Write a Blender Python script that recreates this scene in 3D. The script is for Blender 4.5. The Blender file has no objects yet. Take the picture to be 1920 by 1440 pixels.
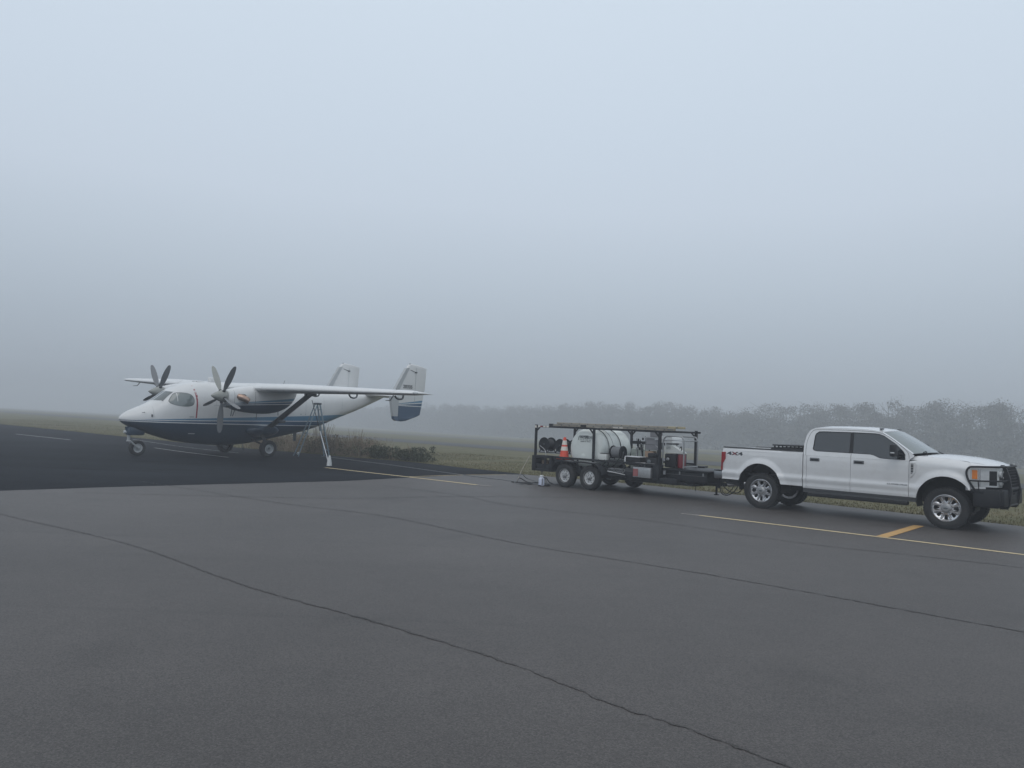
import bpy, bmesh, math, random
from mathutils import Vector, Matrix
from mathutils.bvhtree import BVHTree
from mathutils.geometry import tessellate_polygon
R = math.radians
random.seed(7)
sc = bpy.context.scene
COL = sc.collection

# ------------------------------------------------------------------ camera, sky, sun, exposure
TH, RO = R(2.75), R(2.23)
cam_d = bpy.data.cameras.new('camera'); cam = bpy.data.objects.new('camera', cam_d); COL.objects.link(cam)
cam_d.sensor_fit = 'HORIZONTAL'; cam_d.sensor_width = 36.0; cam_d.lens = 1440/1920*36.0
cam_d.clip_start = 0.1; cam_d.clip_end = 6000
_f = Vector((0, math.cos(TH), math.sin(TH))); _u = Vector((0, -math.sin(TH), math.cos(TH))); _r = Vector((1, 0, 0))
_R = _r*math.cos(RO) + _u*math.sin(RO); _U = -_r*math.sin(RO) + _u*math.cos(RO)
cam.matrix_world = Matrix(((_R.x, _U.x, -_f.x, 0), (_R.y, _U.y, -_f.y, 0), (_R.z, _U.z, -_f.z, 1.9), (0, 0, 0, 1)))
sc.camera = cam

SUN_EL, SUN_ROT = R(48), R(200)
world = bpy.data.worlds.new('World'); sc.world = world; world.use_nodes = True
wn = world.node_tree; wn.nodes.clear()
def wnode(t, **k):
    n = wn.nodes.new(t)
    for a, b in k.items(): setattr(n, a, b)
    return n
w_out = wnode('ShaderNodeOutputWorld')
w_sky = wnode('ShaderNodeTexSky', sky_type='NISHITA', sun_disc=False, sun_elevation=SUN_EL, sun_rotation=SUN_ROT, air_density=1.0, dust_density=4.0)
w_bg1 = wnode('ShaderNodeBackground'); w_bg1.inputs['Strength'].default_value = 0.05
w_tc = wnode('ShaderNodeTexCoord'); w_sep = wnode('ShaderNodeSeparateXYZ')
w_ramp = wnode('ShaderNodeValToRGB')
SKY_STOPS = ((0.0, (0.335, 0.38, 0.44)), (0.045, (0.425, 0.49, 0.565)), (0.10, (0.475, 0.55, 0.635)), (0.18, (0.56, 0.645, 0.74)), (0.27, (0.645, 0.735, 0.845)), (0.36, (0.67, 0.77, 0.885)), (0.5, (0.71, 0.815, 0.93)), (1.0, (0.86, 0.88, 0.91)))
cr = w_ramp.color_ramp
while len(cr.elements) < len(SKY_STOPS): cr.elements.new(0.5)
for e, (p, c) in zip(cr.elements, SKY_STOPS): e.position = p; e.color = (*c, 1)
w_noi = wnode('ShaderNodeTexNoise'); w_noi.inputs['Scale'].default_value = 1.6; w_noi.inputs['Detail'].default_value = 2
w_mul = wnode('ShaderNodeMath', operation='MULTIPLY_ADD'); w_mul.inputs[1].default_value = 0.05; w_mul.inputs[2].default_value = -0.025
w_add = wnode('ShaderNodeMath', operation='ADD')
w_bg2 = wnode('ShaderNodeBackground'); w_bg2.inputs['Strength'].default_value = 1.0
w_mix = wnode('ShaderNodeMixShader'); w_mix.inputs[0].default_value = 0.92
L = wn.links.new
L(w_tc.outputs['Generated'], w_sep.inputs[0]); L(w_tc.outputs['Generated'], w_noi.inputs['Vector'])
L(w_noi.outputs['Fac'], w_mul.inputs[0]); L(w_sep.outputs['Z'], w_add.inputs[0]); L(w_mul.outputs[0], w_add.inputs[1])
L(w_add.outputs[0], w_ramp.inputs[0]); L(w_ramp.outputs[0], w_bg2.inputs['Color']); L(w_sky.outputs[0], w_bg1.inputs['Color'])
L(w_bg1.outputs[0], w_mix.inputs[1]); L(w_bg2.outputs[0], w_mix.inputs[2]); L(w_mix.outputs[0], w_out.inputs['Surface'])

sun_d = bpy.data.lights.new('sun', 'SUN'); sun_d.energy = 0.5; sun_d.angle = R(45); sun_d.color = (1.0, 0.97, 0.93)
sun = bpy.data.objects.new('sun', sun_d); COL.objects.link(sun)
# direction of the sun for the Nishita convention (rotation measured from +Y, clockwise seen from above)
_sd = Vector((math.sin(SUN_ROT)*math.cos(SUN_EL), math.cos(SUN_ROT)*math.cos(SUN_EL), math.sin(SUN_EL)))
sun.rotation_euler = _sd.to_track_quat('Z', 'Y').to_euler()
sun.location = (0, 0, 30)

sc.view_settings.view_transform = 'Standard'; sc.view_settings.look = 'None'
sc.view_settings.exposure = 0.0; sc.view_settings.gamma = 1.0; sc.view_settings.use_curve_mapping = False
sc.cycles.volume_bounces = 1; sc.cycles.max_bounces = 6; sc.cycles.transparent_max_bounces = 8

# ------------------------------------------------------------------ materials
MATS = {}
def nt(m):
    return m.node_tree.nodes, m.node_tree.links.new
def mat(name, col, rough=0.6, metal=0.0, var=0.12, scale=3.0, bump=0.0, bscale=40.0, coat=0.0, spec=0.5, dirt=None, dirt_amt=0.0, alpha=None, trans=0.0):
    m = bpy.data.materials.new(name); m.use_nodes = True; N, K = nt(m)
    b = N['Principled BSDF']; b.inputs['Roughness'].default_value = rough; b.inputs['Metallic'].default_value = metal
    b.inputs['Specular IOR Level'].default_value = spec; b.inputs['Coat Weight'].default_value = coat; b.inputs['Coat Roughness'].default_value = 0.06
    tc = N.new('ShaderNodeTexCoord')
    no = N.new('ShaderNodeTexNoise'); no.inputs['Scale'].default_value = scale; no.inputs['Detail'].default_value = 5; K(tc.outputs['Object'], no.inputs['Vector'])
    mx = N.new('ShaderNodeMix'); mx.data_type = 'RGBA'
    mx.inputs[6].default_value = (*[c*(1-var) for c in col], 1); mx.inputs[7].default_value = (*[min(1, c*(1+var)) for c in col], 1)
    K(no.outputs['Fac'], mx.inputs[0]); out = mx.outputs[2]
    if dirt:
        n2 = N.new('ShaderNodeTexNoise'); n2.inputs['Scale'].default_value = scale*2.3; n2.inputs['Detail'].default_value = 8; n2.inputs['Roughness'].default_value = .65
        K(tc.outputs['Object'], n2.inputs['Vector'])
        mr = N.new('ShaderNodeMapRange'); mr.inputs[1].default_value = 0.5; mr.inputs[2].default_value = 0.8; mr.inputs[4].default_value = dirt_amt; K(n2.outputs['Fac'], mr.inputs[0])
        m2 = N.new('ShaderNodeMix'); m2.data_type = 'RGBA'; m2.inputs[7].default_value = (*dirt, 1); K(mr.outputs[0], m2.inputs[0]); K(out, m2.inputs[6]); out = m2.outputs[2]
    K(out, b.inputs['Base Color'])
    if bump:
        nb = N.new('ShaderNodeTexNoise'); nb.inputs['Scale'].default_value = bscale; nb.inputs['Detail'].default_value = 4; K(tc.outputs['Object'], nb.inputs['Vector'])
        bp = N.new('ShaderNodeBump'); bp.inputs['Strength'].default_value = bump; bp.inputs['Distance'].default_value = 0.01; K(nb.outputs['Fac'], bp.inputs['Height']); K(bp.outputs[0], b.inputs['Normal'])
    if trans: b.inputs['Transmission Weight'].default_value = trans
    MATS[name] = m; return m

white_paint = mat('white_car_paint', (0.67, 0.68, 0.69), 0.22, var=0.03, coat=0.7, dirt=(0.40, 0.38, 0.35), dirt_amt=0.22)
plane_white = mat('aircraft_white_paint', (0.68, 0.69, 0.69), 0.38, var=0.05, scale=1.3, coat=0.25, dirt=(0.42, 0.42, 0.40), dirt_amt=0.25)
plane_grey = mat('aircraft_grey', (0.42, 0.44, 0.45), 0.45, var=0.06)
black_plastic = mat('black_plastic', (0.016, 0.017, 0.020), 0.55, spec=0.3, var=0.25, bump=0.1)
black_steel = mat('black_painted_steel', (0.015, 0.017, 0.021), 0.5, var=0.3, spec=0.3, dirt=(0.06, 0.05, 0.04), dirt_amt=0.3, bump=0.1)
rubber = mat('tyre_rubber', (0.020, 0.021, 0.023), 0.85, var=0.25, bump=0.4, bscale=60, dirt=(0.07, 0.065, 0.055), dirt_amt=0.4)
chrome = mat('bright_alloy', (0.55, 0.55, 0.56), 0.27, metal=1.0, var=0.06)
dull_metal = mat('dull_metal', (0.35, 0.36, 0.37), 0.45, metal=0.6, var=0.15, dirt=(0.15, 0.13, 0.11), dirt_amt=0.4)
dark_void = mat('dark_recess', (0.012, 0.012, 0.014), 0.9)
auto_glass = mat('tinted_glass', (0.012, 0.016, 0.020), 0.05, var=0.1, spec=0.9, coat=0.3)
wind_glass = mat('windscreen_glass', (0.16, 0.19, 0.19), 0.06, var=0.25, scale=1.4, spec=0.9, coat=0.4)  # opaque grey-green base colour carries the sky reflected in the side windows
plane_glass = mat('cockpit_glass', (0.10, 0.12, 0.12), 0.08, var=0.3, scale=3, spec=0.9)
red_lens = mat('red_lamp_lens', (0.29, 0.014, 0.020), 0.15, var=0.3, scale=8, coat=0.6)
amber_lens = mat('amber_lamp_lens', (0.75, 0.22, 0.03), 0.15, var=0.15, coat=0.5)
clear_lens = mat('clear_lamp_lens', (0.55, 0.57, 0.58), 0.12, var=0.25, scale=9, coat=0.6)
white_plastic = mat('white_poly_tank', (0.66, 0.70, 0.68), 0.42, var=0.05, scale=2, dirt=(0.45, 0.46, 0.42), dirt_amt=0.35)
white_steel = mat('white_painted_steel', (0.62, 0.63, 0.64), 0.4, var=0.06, dirt=(0.3, 0.27, 0.22), dirt_amt=0.4)
orange_plastic = mat('orange_cone_plastic', (0.72, 0.085, 0.045), 0.5, var=0.12, dirt=(0.2, 0.12, 0.1), dirt_amt=0.3)
refl_white = mat('white_reflective_band', (0.72, 0.68, 0.62), 0.45, var=0.12, scale=12)
hose_grey = mat('grey_hose', (0.17, 0.18, 0.19), 0.6, var=0.25, scale=9, bump=0.3)
hose_black = mat('black_hose', (0.02, 0.021, 0.024), 0.5, var=0.3, scale=9)
tan_fibre = mat('tan_fibreglass', (0.34, 0.31, 0.26), 0.5, var=0.15, scale=4, dirt=(0.2, 0.16, 0.12), dirt_amt=0.5)
yellow_fibre = mat('yellowed_fibreglass', (0.40, 0.35, 0.23), 0.5, var=0.15)
alu = mat('aluminium', (0.55, 0.56, 0.57), 0.35, metal=0.8, var=0.12)
diamond = mat('aluminium_checker_plate', (0.40, 0.41, 0.42), 0.4, metal=0.7, var=0.3, scale=30, bump=0.8, bscale=55)
grey_panel_m = mat('grey_sheet_metal', (0.23, 0.23, 0.245), 0.5, var=0.12, dirt=(0.12, 0.12, 0.12), dirt_amt=0.5)
machine_white = mat('washer_cream_panel', (0.58, 0.60, 0.58), 0.4, var=0.1, dirt=(0.2, 0.2, 0.18), dirt_amt=0.5)
machine_red = mat('red_engine_paint', (0.19, 0.025, 0.035), 0.35, var=0.2)
pink_red = mat('faded_red_label', (0.30, 0.10, 0.10), 0.6, var=0.3, scale=20)
cardboard = mat('tan_cardboard', (0.30, 0.21, 0.15), 0.8, var=0.15)
ladder_grey = mat('blue_grey_fibreglass', (0.16, 0.22, 0.26), 0.5, var=0.15)
prop_grey = mat('propeller_grey', (0.17, 0.18, 0.19), 0.5, var=0.15, scale=6)
prop_pale = mat('propeller_pale_grey', (0.30, 0.31, 0.29), 0.5, var=0.15, scale=6)
brass = mat('heat_stained_exhaust', (0.40, 0.28, 0.22), 0.3, metal=0.85, var=0.4, scale=14)
red_paint = mat('red_propeller_warning_stripe', (0.30, 0.03, 0.05), 0.4, var=0.1)
strut_grey = mat('aircraft_strut_paint', (0.10, 0.115, 0.125), 0.5, var=0.1)
deice = mat('deicing_boot_grey', (0.43, 0.45, 0.46), 0.6, var=0.08)
print_dark = mat('dark_decal', (0.035, 0.045, 0.055), 0.5, var=0.1)
print_grey = mat('grey_decal', (0.12, 0.13, 0.14), 0.35, var=0.1)
print_red = mat('red_decal', (0.25, 0.03, 0.04), 0.4, var=0.1)
lit_white = mat('top_lit_white_sheet', (0.80, 0.82, 0.82), 0.35, var=0.04)  # whitened so the light from above is painted into the burner hood
bag_white = mat('white_plastic_wrap', (0.6, 0.62, 0.62), 0.4, var=0.25, scale=20, bump=0.8, bscale=25)
blue_white = mat('bluish_white_plastic', (0.56, 0.60, 0.72), 0.35, var=0.08)
seam_grey = mat('panel_gap_shadow_seal', (0.10, 0.105, 0.11), 0.7)

def band_paint(name, tops, pins, cols, origin=0.0):
    """aircraft livery: bands that are straight lines in object x/z; tops = (intercept, slope) of each edge, lowest first"""
    m = bpy.data.materials.new(name); m.use_nodes = True; N, K = nt(m); b = N['Principled BSDF']
    b.inputs['Roughness'].default_value = 0.38; b.inputs['Coat Weight'].default_value = 0.25
    tc = N.new('ShaderNodeTexCoord'); sp = N.new('ShaderNodeSeparateXYZ'); K(tc.outputs['Object'], sp.inputs[0])
    no = N.new('ShaderNodeTexNoise'); no.inputs['Scale'].default_value = 1.4; no.inputs['Detail'].default_value = 7; K(tc.outputs['Object'], no.inputs['Vector'])
    cur = None
    prev = cols[0]
    rgb = N.new('ShaderNodeRGB'); rgb.outputs[0].default_value = (*prev, 1); cur = rgb.outputs[0]
    for (z0, k), c in zip(tops, cols[1:]):
        # edge height at this x:  z0 + k*(origin - x)
        mu = N.new('ShaderNodeMath'); mu.operation = 'MULTIPLY_ADD'; mu.inputs[1].default_value = -k; mu.inputs[2].default_value = z0 + k*origin; K(sp.outputs['X'], mu.inputs[0])
        gt = N.new('ShaderNodeMath'); gt.operation = 'GREATER_THAN'; K(sp.outputs['Z'], gt.inputs[0]); K(mu.outputs[0], gt.inputs[1])
        mx = N.new('ShaderNodeMix'); mx.data_type = 'RGBA'; K(gt.outputs[0], mx.inputs[0]); K(cur, mx.inputs[6]); mx.inputs[7].default_value = (*c, 1); cur = mx.outputs[2]
    mr = N.new('ShaderNodeMapRange'); mr.inputs[3].default_value = 0.86; mr.inputs[4].default_value = 1.1; K(no.outputs['Fac'], mr.inputs[0])
    mm = N.new('ShaderNodeMix'); mm.data_type = 'RGBA'; mm.blend_type = 'MULTIPLY'; mm.inputs[0].default_value = 1.0; K(cur, mm.inputs[6])
    K(mr.outputs[0], mm.inputs[7]); K(mm.outputs[2], b.inputs['Base Color'])
    return m
NAVY, MID, SKYB, WH = (0.026, 0.055, 0.092), (0.045, 0.105, 0.19), (0.095, 0.235, 0.37), (0.68, 0.69, 0.69)
fus_paint = band_paint('aircraft_livery', [(1.215, 0), (1.25, 0), (1.265, 0.020), (1.30, 0.020), (1.29, 0.050)], None, [NAVY, WH, MID, WH, SKYB, WH], origin=5.0)
nac_paint = band_paint('nacelle_livery', [(2.045, 0.050), (2.075, 0.050), (2.10, 0.068), (2.125, 0.068), (2.13, 0.11)], None, [NAVY, WH, MID, WH, SKYB, WH], origin=2.1)
fin_paint = band_paint('fin_livery', [(2.36, -0.005), (2.395, -0.005), (2.40, 0.08), (2.44, 0.08), (2.46, 0.13)], None, [(0.050, 0.095, 0.165), WH, MID, WH, SKYB, WH], origin=-6.4)

# --- surfaces
def asphalt(name, base, speck, big=0.12, rough=0.75, spec=0.35):
    m = bpy.data.materials.new(name); m.use_nodes = True; N, K = nt(m); b = N['Principled BSDF']
    tc = N.new('ShaderNodeTexCoord')
    n1 = N.new('ShaderNodeTexNoise'); n1.inputs['Scale'].default_value = 0.16; n1.inputs['Detail'].default_value = 5; K(tc.outputs['Object'], n1.inputs['Vector'])
    n2 = N.new('ShaderNodeTexNoise'); n2.inputs['Scale'].default_value = 2.2; n2.inputs['Detail'].default_value = 7; n2.inputs['Roughness'].default_value = 0.7; K(tc.outputs['Object'], n2.inputs['Vector'])
    n3 = N.new('ShaderNodeTexNoise'); n3.inputs['Scale'].default_value = 75; n3.inputs['Detail'].default_value = 4; n3.inputs['Roughness'].default_value = 0.75; K(tc.outputs['Object'], n3.inputs['Vector'])
    vo = N.new('ShaderNodeTexVoronoi'); vo.inputs['Scale'].default_value = 95; K(tc.outputs['Object'], vo.inputs['Vector'])
    def rng(src, lo, hi, a=0.3, c=0.7):
        r = N.new('ShaderNodeMapRange'); r.inputs[1].default_value = a; r.inputs[2].default_value = c; r.inputs[3].default_value = lo; r.inputs[4].default_value = hi; K(src, r.inputs[0]); return r.outputs[0]
    # paving lanes, stretched along the lay-down direction
    mp = N.new('ShaderNodeMapping'); mp.inputs['Rotation'].default_value = (0, 0, R(50)); mp.inputs['Scale'].default_value = (0.03, 0.5, 1); K(tc.outputs['Object'], mp.inputs[0])
    n4 = N.new('ShaderNodeTexNoise'); n4.inputs['Scale'].default_value = 1.0; n4.inputs['Detail'].default_value = 3; K(mp.outputs[0], n4.inputs['Vector'])
    f = rng(n1.outputs['Fac'], 1-big, 1+big)
    for src, lo, hi in ((n2.outputs['Fac'], 1-big*0.55, 1+big*0.55), (n3.outputs['Fac'], 1-speck, 1+speck), (n4.outputs['Fac'], 1-big*0.7, 1+big*0.7)):
        mu = N.new('ShaderNodeMath'); mu.operation = 'MULTIPLY'; K(f, mu.inputs[0]); K(rng(src, lo, hi), mu.inputs[1]); f = mu.outputs[0]
    n5 = N.new('ShaderNodeTexNoise'); n5.inputs['Scale'].default_value = 0.55; n5.inputs['Detail'].default_value = 9; n5.inputs['Roughness'].default_value = 0.62; n5.inputs['Distortion'].default_value = 0.6; K(tc.outputs['Object'], n5.inputs['Vector'])
    mp2 = N.new('ShaderNodeMapping'); mp2.inputs['Rotation'].default_value = (0, 0, R(40)); mp2.inputs['Scale'].default_value = (0.06, 2.6, 1); K(tc.outputs['Object'], mp2.inputs[0])
    n6 = N.new('ShaderNodeTexNoise'); n6.inputs['Scale'].default_value = 1.0; n6.inputs['Detail'].default_value = 4; K(mp2.outputs[0], n6.inputs['Vector'])
    for src, lo, hi, a, c in ((n5.outputs['Fac'], 1.0, 1-big*1.3, .56, .70), (n6.outputs['Fac'], 1.0, 1-big*0.9, .58, .72)):
        mu = N.new('ShaderNodeMath'); mu.operation = 'MULTIPLY'; K(f, mu.inputs[0]); K(rng(src, lo, hi, a, c), mu.inputs[1]); f = mu.outputs[0]
    vr = N.new('ShaderNodeSeparateColor'); K(vo.outputs['Color'], vr.inputs[0])
    mu = N.new('ShaderNodeMath'); mu.operation = 'MULTIPLY'; K(f, mu.inputs[0]); K(rng(vr.outputs[0], 1-speck*0.7, 1+speck*0.9, 0, 1), mu.inputs[1]); f = mu.outputs[0]
    mx = N.new('ShaderNodeMix'); mx.data_type = 'RGBA'; mx.blend_type = 'MULTIPLY'; mx.inputs[0].default_value = 1; mx.inputs[6].default_value = (*base, 1); K(f, mx.inputs[7]); K(mx.outputs[2], b.inputs['Base Color'])
    b.inputs['Roughness'].default_value = rough; b.inputs['Specular IOR Level'].default_value = spec
    bp = N.new('ShaderNodeBump'); bp.inputs['Strength'].default_value = 0.8; bp.inputs['Distance'].default_value = 0.008; K(n3.outputs['Fac'], bp.inputs['Height']); K(bp.outputs[0], b.inputs['Normal'])
    return m
apron_m = asphalt('worn_asphalt', (0.067, 0.0605, 0.057), 0.50, 0.15, 0.56, 0.44)
sealed_m = asphalt('fresh_sealed_asphalt', (0.013, 0.0155, 0.020), 0.40, 0.35, 0.85, 0.08)
crack_m = asphalt('crack_sealer', (0.056, 0.051, 0.049), 0.50, 0.3, 0.6, 0.36)
taxi_m = asphalt('taxiway_asphalt', (0.050, 0.052, 0.055), 0.2, 0.2)
runway_m = asphalt('far_taxiway_asphalt', (0.075, 0.075, 0.077), 0.2, 0.2)
def paint_line(name, col):
    m = bpy.data.materials.new(name); m.use_nodes = True; N, K = nt(m); b = N['Principled BSDF']; tc = N.new('ShaderNodeTexCoord')
    n = N.new('ShaderNodeTexNoise'); n.inputs['Scale'].default_value = 9; n.inputs['Detail'].default_value = 8; n.inputs['Roughness'].default_value = .75; K(tc.outputs['Object'], n.inputs['Vector'])
    r = N.new('ShaderNodeMapRange'); r.inputs[1].default_value = 0.48; r.inputs[2].default_value = 0.70; r.inputs[4].default_value = 0.45; K(n.outputs['Fac'], r.inputs[0])
    mx = N.new('ShaderNodeMix'); mx.data_type = 'RGBA'; mx.inputs[6].default_value = (*col, 1); mx.inputs[7].default_value = (0.10, 0.095, 0.09, 1); K(r.outputs[0], mx.inputs[0]); K(mx.outputs[2], b.inputs['Base Color']); b.inputs['Roughness'].default_value = 0.7
    return m
yellow_line = paint_line('faded_yellow_line_paint', (0.66, 0.53, 0.30))
pale_line = paint_line('faded_white_line_paint', (0.34, 0.31, 0.28))
orange_line = paint_line('orange_yellow_line_paint', (0.55, 0.33, 0.12))
white_line = paint_line('white_line_paint', (0.40, 0.40, 0.40))

def grass_mat(name, a, b_, c):
    m = bpy.data.materials.new(name); m.use_nodes = True; N, K = nt(m); b = N['Principled BSDF']; tc = N.new('ShaderNodeTexCoord')
    mp = N.new('ShaderNodeMapping'); mp.inputs['Rotation'].default_value = (0, 0, R(47)); mp.inputs['Scale'].default_value = (0.25, 1.0, 1); K(tc.outputs['Object'], mp.inputs[0])
    n1 = N.new('ShaderNodeTexNoise'); n1.inputs['Scale'].default_value = 0.5; n1.inputs['Detail'].default_value = 7; n1.inputs['Roughness'].default_value = .65; K(mp.outputs[0], n1.inputs['Vector'])
    n2 = N.new('ShaderNodeTexNoise'); n2.inputs['Scale'].default_value = 9; n2.inputs['Detail'].default_value = 6; n2.inputs['Roughness'].default_value = .8; K(tc.outputs['Object'], n2.inputs['Vector'])
    cr = N.new('ShaderNodeValToRGB'); e = cr.color_ramp.elements; e[0].position = 0.34; e[0].color = (*a, 1); e[1].position = 0.68; e[1].color = (*c, 1); e2 = cr.color_ramp.elements.new(0.5); e2.color = (*b_, 1)
    K(n1.outputs['Fac'], cr.inputs[0]); r = N.new('ShaderNodeMapRange'); r.inputs[1].default_value = .3; r.inputs[2].default_value = .7; r.inputs[3].default_value = 0.6; r.inputs[4].default_value = 1.35; K(n2.outputs['Fac'], r.inputs[0])
    mx = N.new('ShaderNodeMix'); mx.data_type = 'RGBA'; mx.blend_type = 'MULTIPLY'; mx.inputs[0].default_value = 1; K(cr.outputs[0], mx.inputs[6]); K(r.outputs[0], mx.inputs[7]); K(mx.outputs[2], b.inputs['Base Color'])
    b.inputs['Roughness'].default_value = 0.9; b.inputs['Specular IOR Level'].default_value = 0.15
    return m
grass_m = grass_mat('dry_winter_grass', (0.088, 0.088, 0.045), (0.125, 0.118, 0.064), (0.155, 0.135, 0.080))
blade_m = grass_mat('grass_blades', (0.13, 0.125, 0.068), (0.18, 0.165, 0.095), (0.23, 0.20, 0.125))
weed_m = mat('dry_brown_weeds', (0.24, 0.20, 0.15), 0.9, var=0.4, scale=2.5)
shrub_m = mat('dark_green_shrub', (0.062, 0.072, 0.040), 0.85, var=0.45, scale=3)
shrub2_m = mat('grey_green_shrub', (0.115, 0.115, 0.075), 0.85, var=0.4, scale=3)
wood_m = mat('woodland_foliage', (0.135, 0.13, 0.115), 0.9, var=0.5, scale=0.15)
bark_m = mat('grey_bark', (0.09, 0.08, 0.07), 0.9, var=0.2)

# ------------------------------------------------------------------ mesh helper
class M:
    def __init__(s): s.v = []; s.f = []
    def add(s, vs, fs):
        o = len(s.v); s.v += [tuple(v) for v in vs]; s.f += [tuple(i+o for i in f) for f in fs]; return s
    def box(s, a, b, bev=0.0, rot=None, pivot=None):
        x0, y0, z0 = [min(p, q) for p, q in zip(a, b)]; x1, y1, z1 = [max(p, q) for p, q in zip(a, b)]
        if bev <= 0:
            vs = [(x, y, z) for z in (z0, z1) for y in (y0, y1) for x in (x0, x1)]
            fs = [(0, 2, 3, 1), (4, 5, 7, 6), (0, 1, 5, 4), (2, 6, 7, 3), (0, 4, 6, 2), (1, 3, 7, 5)]
        else:
            bm = bmesh.new(); bmesh.ops.create_cube(bm, size=1.0)
            for v in bm.verts: v.co = Vector(((x0+x1)/2+v.co.x*(x1-x0), (y0+y1)/2+v.co.y*(y1-y0), (z0+z1)/2+v.co.z*(z1-z0)))
            bmesh.ops.bevel(bm, geom=list(bm.edges), offset=min(bev, (x1-x0)*.45, (y1-y0)*.45, (z1-z0)*.45), segments=2, affect='EDGES', profile=0.5)
            bm.verts.index_update(); vs = [tuple(v.co) for v in bm.verts]; fs = [[v.index for v in f.verts] for f in bm.faces]; bm.free()
        if rot is not None:
            p = Vector(pivot if pivot else ((x0+x1)/2, (y0+y1)/2, (z0+z1)/2)); vs = [tuple(p + rot @ (Vector(v)-p)) for v in vs]
        return s.add(vs, fs)
    def tube(s, pts, r, n=8, cap=True, sq=False):
        pts = [Vector(p) for p in pts]; rr = r if isinstance(r, (list, tuple)) else [r]*len(pts)
        rings = []; up = None
        for i, p in enumerate(pts):
            t = (pts[min(i+1, len(pts)-1)] - pts[max(i-1, 0)]).normalized()
            if up is None:
                up = Vector((0, 0, 1)) if abs(t.z) < 0.9 else Vector((1, 0, 0))
            a = (up - t*up.dot(t))
            if a.length < 1e-4: a = Vector((0, 1, 0)) - t*t.y
            a.normalize(); b = t.cross(a); up = a
            nn = 4 if sq else n; ph = math.pi/4 if sq else 0; k = rr[i]*(1.4142 if sq else 1)
            rings.append([p + a*math.cos(ph+2*math.pi*j/nn)*k + b*math.sin(ph+2*math.pi*j/nn)*k for j in range(nn)])
        nn = len(rings[0]); vs = [v for rg in rings for v in rg]; fs = []
        for i in range(len(rings)-1):
            for j in range(nn): fs.append((i*nn+j, i*nn+(j+1) % nn, (i+1)*nn+(j+1) % nn, (i+1)*nn+j))
        if cap: fs.append(tuple(range(nn-1, -1, -1))); fs.append(tuple((len(rings)-1)*nn+j for j in range(nn)))
        return s.add(vs, fs)
    def lathe(s, prof, c, axis='Y', n=32, sgn=1, closed=False):
        """prof: (radius, height along axis)"""
        vs = []; fs = []
        for r, h in prof:
            for j in range(n):
                a = 2*math.pi*j/n; p, q = r*math.cos(a), r*math.sin(a)
                if axis == 'Y': vs.append((c[0]+p, c[1]+sgn*h, c[2]+q))
                elif axis == 'X': vs.append((c[0]+sgn*h, c[1]+p, c[2]+q))
                else: vs.append((c[0]+p, c[1]+q, c[2]+sgn*h))
        m = len(prof)
        for i in range(m-1 if not closed else m):
            k = (i+1) % m
            for j in range(n): fs.append((i*n+j, i*n+(j+1) % n, k*n+(j+1) % n, k*n+j))
        if not closed:
            if prof[0][0] > 1e-5: fs.append(tuple(range(n)))
            if prof[-1][0] > 1e-5: fs.append(tuple((m-1)*n+j for j in range(n-1, -1, -1)))
        return s.add(vs, fs)
    def loft(s, rings, closed=True, cap=True):
        n = len(rings[0]); vs = [v for rg in rings for v in rg]; fs = []
        for i in range(len(rings)-1):
            for j in range(n if closed else n-1): fs.append((i*n+j, i*n+(j+1) % n, (i+1)*n+(j+1) % n, (i+1)*n+j))
        if cap and closed: fs.append(tuple(range(n-1, -1, -1))); fs.append(tuple((len(rings)-1)*n+j for j in range(n)))
        return s.add(vs, fs)
    def poly(s, outer, holes, fn0, fn1):
        """flat outline (2-D) with holes given thickness; fn0 / fn1 map a 2-D point to the front and the back face"""
        area = lambda l: sum(a[0]*b[1]-b[0]*a[1] for a, b in zip(l, list(l[1:])+[l[0]]))
        outer = list(outer) if area(outer) > 0 else list(reversed(outer)); holes = [list(h) if area(h) < 0 else list(reversed(h)) for h in holes]
        loops = [outer]+list(holes); flat = [p for l in loops for p in l]
        tris = tessellate_polygon([[Vector((p[0], p[1], 0)) for p in l] for l in loops])
        n = len(flat); vs = [fn0(*p) for p in flat]+[fn1(*p) for p in flat]; fs = [tuple(t) for t in tris]+[tuple(i+n for i in reversed(t)) for t in tris]
        o = 0
        for l in loops:
            m = len(l)
            for i in range(m): a, b = o+i, o+(i+1) % m; fs.append((a, b, b+n, a+n))
            o += m
        return s.add(vs, fs)
    def grid(s, fn, nu, nv):
        vs = [fn(i/nu, j/nv) for i in range(nu+1) for j in range(nv+1)]
        fs = [(i*(nv+1)+j, (i+1)*(nv+1)+j, (i+1)*(nv+1)+j+1, i*(nv+1)+j+1) for i in range(nu) for j in range(nv)]
        return s.add(vs, fs)

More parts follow.
